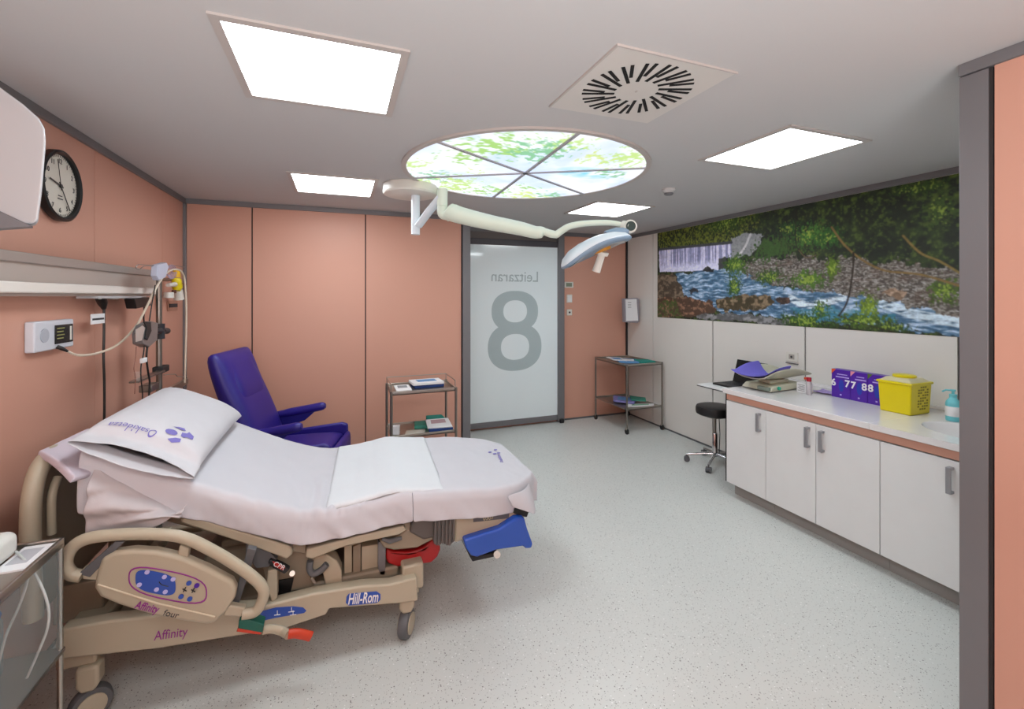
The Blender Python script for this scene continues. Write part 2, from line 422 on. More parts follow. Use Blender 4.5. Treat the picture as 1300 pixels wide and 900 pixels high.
# foliage and branches in front
for k, (cx, cy, rx, ry, c, d) in enumerate([
    (640, 290, 90, 60, '4F8A34', .45), (720, 300, 70, 50, '3D7A2C', .4), (560, 260, 70, 40, '35602A', .4), (300, 235, 130, 50, '3F5C22', .45),
    (340, 410, 60, 50, '4E7A26', .5), (335, 500, 30, 50, '3F6B22', .55), (480, 460, 70, 35, '466E22', .5), (640, 470, 80, 40, '5C8A2A', .55),
    (740, 420, 30, 45, '6B8F1E', .6), (620, 640, 110, 35, '3F6A22', .6), (690, 590, 40, 40, '4A7A2C', .5), (890, 580, 50, 60, '7C9A24', .55),
    (860, 640, 150, 30, '55781F', .55), (1200, 520, 80, 60, '5B7A24', .5), (980, 665, 90, 25, '3C5A1C', .5), (1180, 180, 90, 90, '4C6A28', .4),
    (1100, 90, 150, 40, '3C5A20', .4), (880, 60, 100, 40, '33501F', .4)]):
    cd_ = hexc(c)*.62; shade(img, leaves(cx, cy, rx, ry, c, d, 100+k, 60)*.9, cd_*.6); shade(img, leaves(cx, cy, rx, ry, c, d-.12, 100+k, 90), cd_); shade(img, leaves(cx, cy, rx*.8, ry*.8, c, d-.38, 200+k, 90)*.8, '8FA63E')
for pts, wd, c in [(p_, w_*.55, c_) for p_, w_, c_ in [([(735, 255), (790, 330), (870, 395), (960, 435), (1100, 450), (1265, 497)], .013, '7A6236'),
                   ([(1030, 290), (1100, 360), (1180, 395), (1265, 445)], .012, '7E6A36'), ([(825, 360), (822, 440), (800, 560), (765, 620)], .013, '2B2018'),
                   ([(765, 620), (850, 650), (1000, 690)], .006, '2B2018'), ([(590, 180), (590, 330), (640, 380)], .007, '1E1A14'), ([(600, 350), (630, 380), (670, 370)], .005, '6A5A3A')]]:
    shade(img, stroke(pts, wd), c)
g1 = fbm(s*45, t*45, 401, 4); g2 = fbm(s*150, t*150, 411, 2); img *= (.55+.62*g1+.42*g2)[..., None]*1.12
blr = img.copy(); blr[1:-1, 1:-1] = (img[1:-1, 1:-1]*4+img[:-2, 1:-1]+img[2:, 1:-1]+img[1:-1, :-2]+img[1:-1, 2:])/8; img = blr
P = [[(XR-.004, float(Yg[i, j]), float(Zg[i, j])) for j in range(nv)] for i in range(nu)]
me = bpy.data.meshes.new('landscape_mural')
vv = [p for r in P for p in r]; ff = [(i*nv+j, i*nv+j+1, (i+1)*nv+j+1, (i+1)*nv+j) for i in range(nu-1) for j in range(nv-1)]
# a thin panel: picture face plus a backing rim
n0 = len(vv); cs = [(0, 0), (0, nv-1), (nu-1, nv-1), (nu-1, 0)]
vv += [(XR-.0005, P[i][j][1], P[i][j][2]) for i, j in cs]
rims = [[j for j in range(nv)], [i*nv+nv-1 for i in range(nu)], [(nu-1)*nv+j for j in range(nv-1, -1, -1)], [i*nv for i in range(nu-1, -1, -1)]]
for k, r in enumerate(rims): ff.append(tuple(r)+(n0+(k+1) % 4, n0+k))
me.from_pydata(vv, [], ff); me.update()
at_ = me.color_attributes.new('picture', 'FLOAT_COLOR', 'POINT')
cc = np.ones((len(vv), 4), np.float32); cc[:nu*nv, :3] = img.reshape(-1, 3); cc[nu*nv:, :3] = .05; at_.data.foreach_set('color', cc.ravel())
me.materials.append(vcol_mat('mural_print', .6)); mo = bpy.data.objects.new('landscape_mural', me); COL.objects.link(mo)
tag(mo, 'wide photographic mural of a river, weir and green branches on the white wall', 'mural')

# ------------------------------------------------------------ ceiling lights
FRM = mat('light_frame_grey', 'B5AEAA', .5)
def clight(name, x0, x1, y0, y1, label):
    cx, cy = (x0+x1)/2, (y0+y1)/2
    t_ = thing('ceiling_light', (cx, cy, CEIL), label, 'ceiling light', 'square ceiling lights')
    b = MB(); k = .028; z0, z1 = CEIL-.008, CEIL
    b.box(x0-k, x1+k, y0-k, y0, z0, z1).box(x0-k, x1+k, y1, y1+k, z0, z1).box(x0-k, x0, y0, y1, z0, z1).box(x1, x1+k, y0, y1, z0, z1)
    b.build('frame', FRM, t_)
    MB().box(x0, x1, y0, y1, CEIL-.004, CEIL).build('diffuser', LIT, t_)
clight('a', -.332, .19, 1.545, 2.073, 'square lit ceiling panel nearest the camera, above the bed, largest in view')
clight('b', -.305, .226, 3.30, 3.85, 'square lit ceiling panel near the back wall above the purple recliner')
clight('c', 2.035, 2.575, 1.55, 2.095, 'square lit ceiling panel between the swirl vent and the mural')
clight('d', 2.085, 2.645, 3.375, 3.92, 'small looking lit ceiling panel behind the surgical lamp arm')
clight('e', -.33, .2, -.45, .08, 'square lit ceiling panel out of view behind the camera')
# round backlit sky picture
SX, SY, SR = 1.14, 2.735, .765
sk = thing('round_ceiling_lightbox', (SX, SY, CEIL), 'round backlit ceiling picture of sky and leaves in six wedges', 'ceiling light')
nr, na = 60, 300
vv = []; col = []
rr = np.linspace(0.001, 1, nr)[:, None]*np.ones((1, na)); th = np.linspace(0, 2*PI, na, endpoint=False)[None, :]*np.ones((nr, 1))
x = rr*np.cos(th); y = rr*np.sin(th)
base = np.zeros((nr, na, 3)); base[:] = lin('F4F8FF')
bl = np.clip((fbm(x*3+7, y*3+3, 5)-.5)*3.2+.25, 0, 1)[..., None]; base = base*(1-bl)+np.array(lin('CFDFFA'))*bl
k1 = np.clip(1-np.hypot((x-.5)/.32, (y+.18)/.18), 0, 1)[..., None]**.6*np.clip((fbm(x*9, y*9, 8)-.38)*5, 0, 1)[..., None]; base = base*(1-k1)+np.array(lin('74D2EC'))*k1
for k, (cx, cy, rd, dn) in enumerate([(-.45, -.58, .36, .7), (.0, -.74, .3, .3), (-.15, -.55, .32, .65), (-.42, .1, .2, .0), (-.6, -.22, .25, .35), (.62, -.62, .34, .6), (.72, -.25, .2, .35), (.35, -.55, .2, .25), (-.1, .75, .3, .4), (-.55, .62, .4, .55),
                                      (-.72, .4, .25, .4), (.35, .8, .3, .35), (.2, .5, .2, .3), (-.95, .1, .2, .3), (.55, .7, .25, .2)]):
    e = 1-np.hypot(x-cx, y-cy)/rd
    mk = np.clip((e+(fbm(x*26, y*26, 300+k, 3)-.5)*2.8-.75+dn*.45)*3.2, 0, 1)*(e > -.1)
    c = np.array(lin(['9CCB62', 'BEDD80', '7DBE8C', 'CFE07E'][k % 4])); mk = mk[..., None]*.95; base = base*(1-mk)+c*mk
verts = [(float(SR*x[i, j]), float(SR*y[i, j]), -.006) for i in range(nr) for j in range(na)]
fs = [(i*na+j, i*na+(j+1) % na, (i+1)*na+(j+1) % na, (i+1)*na+j)[::-1] for i in range(nr-1) for j in range(na)]
fs.append(tuple(range(na)))
verts += [(SR*math.cos(2*PI*j/na), SR*math.sin(2*PI*j/na), 0) for j in range(na)]
k0 = nr*na; fs += [((nr-1)*na+j, (nr-1)*na+(j+1) % na, k0+(j+1) % na, k0+j)[::-1] for j in range(na)]
me = bpy.data.meshes.new('backlit_picture'); me.from_pydata(verts, [], fs); me.update()
at_ = me.color_attributes.new('picture', 'FLOAT_COLOR', 'POINT'); cc = np.ones((len(verts), 4), np.float32); cc[:k0, :3] = base.reshape(-1, 3)
at_.data.foreach_set('color', cc.ravel()); me.materials.append(vcol_mat('backlit_print', .4, SKY))
po = bpy.data.objects.new('backlit_picture', me); COL.objects.link(po); po.parent = sk
MB().lathe((SX, SY, CEIL), [(SR, -.0), (SR, -.012), (SR+.03, -.012), (SR+.03, 0)], 96).build('ring_frame', FRM, sk)
for ang in (math.degrees(math.atan2(.793, 1.339)), 85.0, 0):
    pass
for k, (ax_, ay_, bx_, by_) in enumerate([(.473, 2.334, 1.812, 3.127), (1.093, 1.954, 1.158, 3.497), (1.787, 2.349, .492, 3.093)]):
    d = Vector((bx_-ax_, by_-ay_, 0)).normalized(); M = frame((SX, SY, CEIL-.009), d, Vector((-d.y, d.x, 0)))
    MB().box(-SR, SR, -.010, .010, -.004, .004, M).build('wedge_bar', mat('bar_grey', 'A8A6AC', .5), sk)
# swirl vent
vt = thing('swirl_air_diffuser', (1.098, 1.49, CEIL), 'square white ceiling air vent with a ring of black radial slots', 'air vent')
VW = mat('vent_white', 'C9C5C0', .5)
MB().box(.845, 1.35, 1.242, 1.748, CEIL-.006, CEIL).build('plate', VW, vt, bevel=.001)
b = MB()
b.box(.838, 1.357, 1.236, 1.242, CEIL-.008, CEIL).box(.838, .845, 1.242, 1.748, CEIL-.008, CEIL)
b.build('edge_lip', FRM, vt)
b = MB()
for k in range(32):
    a = 2*PI*k/32; r1 = .215; r0 = .085 if k % 2 else .125
    M = Matrix.Translation((1.098, 1.49, CEIL-.0065)) @ Matrix.Rotation(a, 4, 'Z') @ Matrix.Translation((r0, 0, 0)) @ Matrix.Rotation(math.radians(13), 4, 'Z')
    b.box(0, (r1-r0)*1.0, -.0065, .0065, -.0015, .003, M)
b.build('slots', mat('vent_black', '060607', .9), vt)
MB().cyl((1.098, 1.49, CEIL-.006), (1.098, 1.49, CEIL-.009), .005).build('screw', FRM, vt)
sd = thing('smoke_detector', (2.348, 2.781, CEIL), 'small round grey smoke detector on the ceiling', 'smoke detector')
MB().lathe((2.348, 2.781, CEIL), [(.052, 0), (.052, -.012), (.046, -.018), (.036, -.03)], 24).build('body', CEILM, sd)
MB().lathe((2.348, 2.781, CEIL-.03), [(.030, 0), (.034, -.002), (.034, -.010), (.026, -.018), (.012, -.02)], 24).build('sensor_cap', GREYM, sd)

# ------------------------------------------------------------ surgical lamp
c0 = aZ(521, 250, 2.335); c0.z = CEIL
lamp = thing('surgical_lamp', c0, 'ceiling mounted surgical lamp with white jointed arm and slim head', 'surgical lamp')
MB().lathe(c0, [(.19, 0), (.195, -.004), (.197, -.06), (.19, -.072), (.17, -.078), (.05, -.08)], 48).build('canopy', CREAM, lamp, ang=30)
dz = 3.3
post0 = aD(527.5, 262, dz); post1 = aD(527.5, 298, dz)
MB().cyl((post1.x, post1.y, 2.34), post1, .032).build('post', LAMPW, lamp, bevel=.003)
elb = aD(561.5, 240, 3.12); elb2 = aD(561.5, 262, 3.12); elb.z = min(elb.z, 2.39)
MB().tube([aD(531, 287, 3.27), aD(545, 268, 3.2), aD(560, 250, 3.12)], [.034, .036, .036], 12, sy=.6).build('support_arm', LAMPW, lamp)
MB().tube([elb, elb2], .037, 20).build('elbow', LAMPG, lamp, bevel=.004)
MB().tube(cr([aD(561.5, 262, 3.12), aD(562, 271, 3.12), aD(568, 273, 3.11), aD(575, 270, 3.1)], 5), [.036]*10+[.044]*6, 16).build('joint', LAMPG, lamp)
arm = cr([aD(570, 266, 3.1), aD(580, 272, 3.09), aD(620, 282, 3.05), aD(660, 290, 3.0), aD(680, 295, 2.97), aD(690, 294, 2.96), aD(700, 297, 2.95), aD(708, 298, 2.94)], 6)
rad = np.interp(np.linspace(0, 1, len(arm)), [0, .1, .3, .55, .66, .74, .85, 1], [.05, .062, .052, .042, .04, .024, .026, .024])
MB().tube(arm, [float(q) for q in rad], 16).build('spring_arm', LAMPG, lamp)
hook = cr([aD(706, 298, 2.94), aD(713, 293, 2.93), aD(724, 287, 2.9), aD(745, 283.5, 2.87), aD(775, 283, 2.84), aD(795, 287, 2.82)], 6)
MB().tube(hook, [.024-.008*k/len(hook) for k in range(len(hook))], 14).build('hook_arm', LAMPG, lamp)
kc = aD(799, 288, 2.81); vdir = Vector((SA, CA, 0))
MB().tube([aD(790, 286, 2.83), aD(800, 288, 2.8)], [.03, .036], 16).build('head_joint', CREAM, lamp)
MB().tube([kc-vdir*.03, kc+vdir*.03], .042, 20).build('joint_ring', CREAM, lamp, bevel=.006)
MB().tube([kc-vdir*.038, kc+vdir*.02], .030, 20).build('joint_cap', mat('dark_teal_cap', '2A3E3C', .3), lamp)
# head: slim elongated disc seen nearly edge on
hc = aD(752, 313, 2.8); hx = (aD(797, 294, 2.8)-aD(710, 328, 2.75)).normalized()
hy = Vector((SA, CA, .03)); HM = frame(hc, hx, hy)
if (HM.to_3x3() @ Vector((0, 0, 1))).z < 0: HM = HM @ Matrix.Rotation(PI, 4, 'X')
def lobed(b, rx, ry, zs, M, n=64):
    rings = []
    for f, z in zs:
        ring = []
        for k in range(n):
            a = 2*PI*k/n; q = 1+.05*math.cos(3*a)
            xx = rx*f*q*math.cos(a); bend = -.055*(xx/rx)**2*(1 if xx < 0 else .5)
            ring.append(b.b.verts.new(M @ Vector((xx, ry*f*q*math.sin(a), z+bend))))
        rings.append(ring)
    for a, d in zip(rings, rings[1:]):
        for k in range(n): b.face([a[k], a[(k+1) % n], d[(k+1) % n], d[k]])
    b.face(rings[0][::-1]); b.face(rings[-1])
b = MB(); lobed(b, .232, .215, [(.35, .052), (.7, .045), (.92, .028), (1, .008), (1, -.006), (.96, -.014)], HM); b.build('lamp_head', LAMPW, lamp, ang=60)
b = MB(); lobed(b, .225, .208, [(1.045, .004), (1.05, -.004), (1.02, -.014), (.96, -.022), (.9, -.024)], HM); b.build('rim', BLUEG, lamp, ang=60)
b = MB(); lobed(b, .20, .185, [(.98, -.02), (.95, -.026), (.2, -.028)], HM); b.build('lens', mat('lamp_lens', 'B9B4B4', .25), lamp, ang=60)
zdir = (HM.to_3x3() @ Vector((0, 0, 1))).normalized()
MB().tube([HM @ Vector((0.03, -.06, -.020)), HM @ Vector((0.03, -.06, -.052))], [.066, .052], 20).build('orange_ring', ORANGE, lamp)
hb = HM @ Vector((.03, -.06, -.052)); hd = (aD(757, 344, 2.78)-hb).normalized()
MB().tube([hb, hb+hd*.02, hb+hd*.022, hb+hd*.13], [.04, .038, .022, .026], 18).build('handle', CREAM, lamp)
b = MB(); b.tube([aD(770, 300, 2.8), aD(783, 295, 2.8), aD(797, 294, 2.8)], [.045, .04, .03], 14, sy=.8); b.build('yoke', BLUEG, lamp)

# ------------------------------------------------------------ left wall equipment
ck = thing('wall_clock', (XL, 2.672, 2.107), 'round black rimmed wall clock high on the left wall', 'clock')
RX = Matrix.Rotation(PI/2, 4, 'Y')
MB().lathe((XL, 2.672, 2.107), [(.15, 0), (.162, .01), (.162, .035), (.152, .04), (.143, .034), (.143, .008)], 48, RX).build('rim', BLACK, ck)
MB().lathe((XL, 2.672, 2.107), [(.142, .012), (.142, .02)], 48, RX).build('dial', mat('clock_dial', 'D6D2C6', .5), ck)
CF = frame((XL+.022, 2.672, 2.107), (0, 1, 0), (0, 0, 1))
# on the left wall a viewer's right is +Y
for h_ in range(1, 13):
    a = PI/2-h_*PI/6; text(str(h_), .032, CF @ Matrix.Translation((.112*math.cos(a), .112*math.sin(a), 0)), 'numeral', INK, ck, ext=.0005)
b = MB()
for m_ in range(60):
    a = m_*PI/30; b.box(.130, .139, -.001, .001, 0, .001, CF @ Matrix.Rotation(a, 4, 'Z'))
b.build('minute_marks', INK, ck)
for nm, deg, L_, wd in (('hour_hand', 90-9.4*30, .085, .006), ('minute_hand', 90-24*6, .125, .004), ('second_hand', 90-58*6, .12, .0015)):
    MB().box(-.02, L_, -wd/2, wd/2, .002, .004, CF @ Matrix.Rotation(math.radians(deg), 4, 'Z')).build(nm, BLACK, ck)
MB().cyl(CF @ Vector((0, 0, 0)), CF @ Vector((0, 0, .006)), .009).build('hub', BLACK, ck)
b = MB(); b.box(-.02, .02, -.062, -.057, 0, .001, CF).box(-.016, .016, -.048, -.044, 0, .001, CF).build('dial_print', INK, ck)
# monitor housing close to the camera, upper left
q = [aD(*p, 1.32) for p in [(-45, 70), (0, 110), (30, 132), (50, 150), (57, 163), (58, 180), (53, 240), (48, 278), (44, 284), (0, 286), (-60, 292)]]
mh = thing('wall_monitor', (XL, 1.86, 2.0), 'light grey monitor housing jutting from the left wall by the clock', 'monitor')
MB().prism(q, Vector((-.614, 1.305, .05))*.07).build('housing', LGREY, mh, bevel=.008, seg=4)
q2 = [aD(*p, 1.315) for p in [(-55, 262), (0, 268), (38, 286), (42, 287), (0, 290), (-60, 296)]]
MB().prism(q2, Vector((-.614, 1.305, .05))*.06).build('lower_edge', mat('mid_grey_plastic', '77777B', .5), mh, bevel=.003)
MB().box(XL, XL+.16, 1.86, 1.93, 1.96, 2.04).build('wall_bracket', LGREY, mh, bevel=.005)
# bed head trunking unit
hu = thing('bed_head_unit', (XL, 2.9, 1.61), 'long horizontal bed head service rail on the left wall', 'bed head unit')
ux = XL+.10; uy0, uy1 = .6, 3.62
ALU = mat('anodised_trunking', 'B5ADA6', .45, .3)
MB().box(XL, ux-.012, uy0, uy1, 1.622, 1.768).build('trunking', ALU, hu)
MB().box(XL, ux, uy0, uy1, 1.728, 1.768).build('top_rail', mat('trunking_lip', 'A09892', .4, .3), hu, bevel=.004)
MB().box(ux-.012, ux+.004, uy0, uy1, 1.612, 1.655).build('light_strip', mat('white_diffuser', 'E2DDD6', .4), hu, bevel=.006)
MB().box(XL+.006, ux-.016, uy0, uy1, 1.60, 1.622).build('underside', ALU, hu)
so = thing('socket_strip', (XL+.06, 3.0, 1.585), 'slim grey socket strip under the bed head rail', 'socket strip')
MB().box(XL+.01, ux+.0, 2.83, 3.42, 1.588, 1.6).build('strip_body', LGREY, so, bevel=.002)
for yy in (2.95, 3.1, 3.25): MB().cyl((XL+.06, yy, 1.588), (XL+.06, yy, 1.584), .018).build('socket', CREAM, so)
# nurse call / monitor box with display
nb = thing('wall_control_box', (XL, 2.61, 1.42), 'white wall box with round speaker and dark display', 'wall controller')
MB().box(XL, XL+.035, 2.46, 2.755, 1.362, 1.492).build('case', mat('case_white', 'CFD2DA', .4), nb, bevel=.006)
MB().cyl((XL+.035, 2.525, 1.43), (XL+.038, 2.525, 1.43), .030, n=24).build('speaker', mat('speaker_grey', 'AEB2BC', .6), nb)
MB().box(XL+.035, XL+.038, 2.598, 2.742, 1.385, 1.47).build('display', mat('display_dark', '24282A', .25), nb, bevel=.002)
b = MB()
for k in range(4): b.box(XL+.038, XL+.039, 2.612, 2.67-.008*(k % 2), 1.452-k*.015, 1.457-k*.015)
b.build('display_text', mat('olive_text', '8E8F52', .5), nb)
MB().box(XL+.038, XL+.0395, 2.715, 2.728, 1.395, 1.46).build('key_column', CREAM, nb)
# black mains cable with plug and tag
XCb = XL+.05
bc = thing('mains_cable', (XCb, 3.0, 1.2), 'thick black mains cable hanging from the socket strip', 'cable')
MB().tube([aX(127, 376, XCb+.01), aX(130, 384, XCb), aX(132, 392, XCb)], [.024, .022, .010], 12).build('plug', BLACK, bc)
MB().tube(cr([aX(132, 390, XCb), aX(132, 420, XCb), aX(131.5, 455, XCb), aX(132.5, 490, XCb), aX(132, 540, XCb), aX(128, 600, XCb)], 6), .006, 8).build('cord', BLACK, bc)
p0 = aX(116, 399, XCb+.008); p1 = aX(133, 410, XCb+.008)
MB().box(XCb+.004, XCb+.008, p0.y, p1.y, p1.z, p0.z).build('cable_tag', PAPER, bc)
MB().box(XCb+.008, XCb+.009, p0.y+.01, p1.y-.01, (p0.z+p1.z)/2-.006, (p0.z+p1.z)/2+.004).build('tag_print', INK, bc)
# black power brick
pb = thing('power_adapter', aX(169, 384, XL+.09), 'black power adapter hanging under the bed head rail', 'power adapter')
q = [aX(*p, XL+.07) for p in [(157, 379), (177, 377), (180, 388), (160, 392)]]
MB().prism(q, (.05, 0, 0)).build('brick', BLACK, pb, bevel=.004)
MB().tube(cr([aX(177, 378, XL+.09), aX(182, 381, XL+.09), aX(183, 392, XL+.09), aX(182.5, 405, XL+.09), aX(184, 412, XL+.09)], 5), .004, 6).build('cord', BLACK, pb)
# IV pole
PX = -1.05; pt = aX(202, 336, PX)
iv = thing('infusion_stand', (PX, pt.y, 0), 'steel infusion stand between the bed head and the back corner', 'infusion stand')
py_ = pt.y
MB().cyl((PX, py_, .08), (PX, py_, pt.z), .016).build('pole', STEELD, iv)
MB().cyl((PX+.002, py_+.026, .3), (PX+.002, py_+.026, pt.z-.05), .007).build('side_rod', STEEL, iv)
b = MB()
for k in range(5):
    a = 2*PI*k/5+.3; b.tube([(PX, py_, .10), (PX+.16*math.cos(a), py_+.16*math.sin(a), .055)], [.016, .011], 8)
b.build('base', STEELD, iv)
for k in range(5):
    a = 2*PI*k/5+.3; cx, cy = PX+.16*math.cos(a), py_+.16*math.sin(a)
    MB().cyl((cx-.01, cy, .024), (cx+.01, cy, .024), .024).build('caster', BLACKR, iv)
# top holder, hooks
hh = thing('line_holder', aX(201, 345, PX+.03), 'pale blue tubing holder clipped on top of the infusion stand', 'tubing holder')
q = [aX(*p, PX+.03) for p in [(192, 336), (204, 333), (207, 338), (203, 352), (198, 354), (194, 356), (191, 350)]]
MB().prism(q, (.03, 0, 0)).build('body', mat('pale_blue_plastic', 'B9BFD2', .4), hh, bevel=.003)
b = MB(); b.tube(cr([aX(195, 337, PX+.04), aX(185, 336.5, PX+.04), aX(176, 336, PX+.04), aX(172.5, 340, PX+.04), aX(177, 342, PX+.04), aX(183, 338, PX+.04), aX(195, 337.5, PX+.04)], 5), .0022, 6)
b.tube(cr([aX(207, 337, PX+.04), aX(220, 337, PX+.04), aX(234, 339, PX+.04)], 4), .002, 6); b.build('wire_hook', STEELD, hh)
# coiled clear tubes behind the holder
ct = thing('coiled_tubing', aX(215, 345, PX+.02), 'loose coil of thin lilac tubing beside the infusion stand top', 'tubing')
b = MB()
for k in range(5):
    b.tube([aX(214+6*math.cos(a)*(.6+.1*k)+k, 345+9*math.sin(a)*(.5+.12*k), PX+.02+.005*k) for a in [2*PI*j/18 for j in range(18)]], .0022, 6)
b.build('tube_coil', mat('lilac_tube', 'A99BB5', .3), ct)
# white hose from wall box over the pole
wh = MB().tube(cr([aX(84, 445, XL+.06), aX(100, 451, XL+.08), aX(125, 448, XL+.1), aX(150, 437, -1.08), aX(172, 415, -1.05), aX(186, 390, -1.02), aX(200, 362, -1.0), aX(212, 346, -1.0), aX(224, 342, -1.0),
                   aX(232, 347, -1.0), aX(235, 362, -1.0), aX(236.5, 400, -1.0), aX(235.5, 450, -1.0), aX(234.5, 486, -1.0)], 8), .0058, 8).build('white_hose', mat('cream_hose', 'D3C6B4', .5))
tag(wh, 'cream flexible hose looping from wall box over the infusion stand', 'hose')
pg = thing('probe_plug', aX(79, 442, XL+.05), 'black plug at the end of the cream hose on the wall box', 'plug')
MB().tube([aX(72, 440, XL+.036), aX(78, 442, XL+.05), aX(86, 446, XL+.065)], [.009, .009, .005], 10).build('plug_body', BLACK, pg)
# pump clamped to pole
pu = thing('infusion_pump', aX(177, 425, PX+.02), 'small grey infusion pump clamped to the infusion stand', 'infusion pump')
q = [aX(*p, PX+.02) for p in [(172, 413), (181, 408), (189, 410), (188, 432), (177, 441), (168, 437), (167, 424)]]
MB().prism(q, (.045, 0, 0)).build('pump_body', mat('pump_grey', '6E6A6A', .3), pu, bevel=.004)
q = [aX(*p, PX+.066) for p in [(172, 418), (180, 413), (183, 416), (179, 432), (172, 434)]]
MB().prism(q, (.004, 0, 0)).build('pump_window', mat('pump_window', 'B3A8A2', .15), pu)
q = [aX(*p, PX+.066) for p in [(181, 408), (190, 409), (191, 420), (186, 432), (183, 430), (185, 416)]]
MB().prism(q, (.006, 0, 0)).build('pump_side', BLACKR, pu, bevel=.002)
b = MB(); b.tube([aX(188, 421, PX+.03), aX(197, 420, PX+.03), aX(203, 420, PX+.035)], [.014, .014, .02], 12)
b.tube([aX(203, 411, PX+.01), aX(203, 430, PX+.01)], .026, 16).tube([aX(206, 420, PX+.01), aX(212, 420, PX+.01)], .02, 12); b.build('clamp', mat('navy_grey_clamp', '26272E', .5), pu)
MB().tube([aX(187, 430, PX+.04), aX(186, 440, PX+.04)], [.016, .014], 10).build('blue_knob', mat('slate_blue', '3C4570', .4), pu)
def hang(name, pts, r, m, label, cat='cable', group=None, X=PX+.05):
    return tag(MB().tube(cr([aX(*p, X) for p in pts], 6), r, 8).build(name, m), label, cat, group)
hang('dark_lead', [(184, 432), (182, 450), (179, 465), (179, 480), (181, 500), (180, 515)], .0032, BLACKR, 'thin dark lead hanging down left of the infusion stand', 'cable')
hang('black_tube', [(187, 440), (186, 455), (188, 472), (190, 485), (189, 505)], .005, BLACK, 'thicker black tube hanging from the blue knob of the pump', 'cable')
hang('drip_line', [(173, 440), (172, 455), (170, 468), (172, 478), (171, 500)], .0022, mat('pinkish_tube', '8A5A4C', .4), 'thin pinkish drip line with a small white connector', 'tubing')
tag(MB().box(PX+.045, PX+.06, aX(164, 455, PX).y, aX(170, 455, PX).y, aX(167, 461, PX).z, aX(167, 455, PX).z).build('line_connector', PAPER, bevel=.002), 'small white square connector on the pinkish drip line', 'connector')
hang('thin_wire', [(197, 362), (193, 385), (190, 405), (189, 412)], .003, BLACK, 'short black wire running from the holder to the pump', 'cable')
# rail with tray
rl = thing('accessory_rail', aX(205, 485, PX), 'steel accessory rail with small tray clamped low on the infusion stand', 'rail')
p0, p1 = aX(172, 484, PX+.03), aX(237, 482, PX+.03)
MB().box(PX+.02, PX+.04, aX(205, 482, PX).y, p1.y, p1.z-.03, p1.z+.01).build('bar', STEEL, rl, bevel=.002)
MB().box(PX+.0, PX+.045, p0.y, aX(199, 482, PX).y, p0.z-.010, p0.z).build('tray', STEELD, rl, bevel=.003)
MB().box(PX-.02, PX+.034, aX(198, 482, PX).y, aX(207, 482, PX).y, p0.z-.02, p0.z+.02).build('clamp_block', BLACKR, rl, bevel=.004)
b = MB(); b.tube(cr([aX(208, 476, PX+.03), aX(222, 475, PX+.03), aX(226, 478, PX+.03), aX(237, 478, PX+.03)], 4), .003, 6).build('wire_guard', STEEL, rl)
MB().box(PX, PX+.06, aX(176, 488, PX).y, aX(186, 488, PX).y, aX(180, 497, PX).z, aX(180, 488, PX).z).build('tray_clip', STEELD, rl, bevel=.004)
cp = MB().lathe(aX(175, 483, PX+.03), [(.012, 0), (.016, .03), (.018, .045)], 16).build('specimen_cup', GLASSM); tag(cp, 'tiny clear cup on the tray of the accessory rail', 'cup')
# yellow regulator
yr = thing('yellow_regulator', aX(224, 355, XL+.1), 'yellow medical gas regulator with white bowl at the corner end of the bed head rail', 'regulator')
MB().tube([aX(224, 343, XL+.10), aX(224, 352, XL+.10)], [.022, .026], 16).build('cap', YELO, yr)
MB().tube([aX(224, 353, XL+.10), aX(224, 355, XL+.10), aX(225, 364, XL+.10), aX(224.5, 369, XL+.10)], [.022, .03, .034, .022], 16).build('dial_body', YEL, yr)
MB().tube([aX(213, 362, XL+.10), aX(222, 361, XL+.10)], [.012, .018], 12).build('side_port', CREAM, yr)
MB().tube([aX(229, 361, XL+.10), aX(235, 361, XL+.10)], [.012, .010], 12).build('outlet', mat('brown_knob', '5A3020', .5), yr)
MB().tube([aX(221, 368, XL+.09), aX(221, 372, XL+.09)], [.015, .015], 12).build('brown_collar', mat('brown_knob', '5A3020', .5), yr)
MB().tube([aX(214, 371, XL+.08), aX(214, 378, XL+.08)], [.03, .034], 16).build('bowl', CREAM, yr)
MB().tube([aX(226, 368, XL+.08), aX(227, 380, XL+.08)], [.03, .034], 16).build('round_bowl', CREAM, yr)
MB().tube([(XL+.001, yr.location.y, yr.location.z), (XL+.1, yr.location.y, yr.location.z)], .012, 10).build('wall_mount', STEEL, yr)
os_ = thing('wall_outlet', aX(220, 388, XL), 'flesh coloured wall outlet below the yellow regulator', 'outlet')
p0, p1 = aX(212, 382, XL), aX(224, 394, XL)
MB().box(XL, XL+.008, p0.y, p1.y, p1.z, p0.z).build('plate', mat('outlet_terra', 'B98A76', .5), os_, bevel=.002)
MB().box(XL+.008, XL+.012, p0.y+.02, p1.y-.014, (p0.z+p1.z)/2-.012, (p0.z+p1.z)/2+.016).build('socket', INK, os_)

# ------------------------------------------------------------ bed
NY, FY = 2.12, 3.03
bed = thing('hospital_bed', (-.1, 2.57, 0), 'beige adjustable hospital birthing bed with raised back, head at the left wall', 'bed')
def plate(px, Y, th, name, m, bevel=.006, parent=bed, seg=3):
    return MB().prism([aY(*p, Y) for p in px], (0, th, 0)).build(name, m, parent, bevel=bevel, seg=seg)
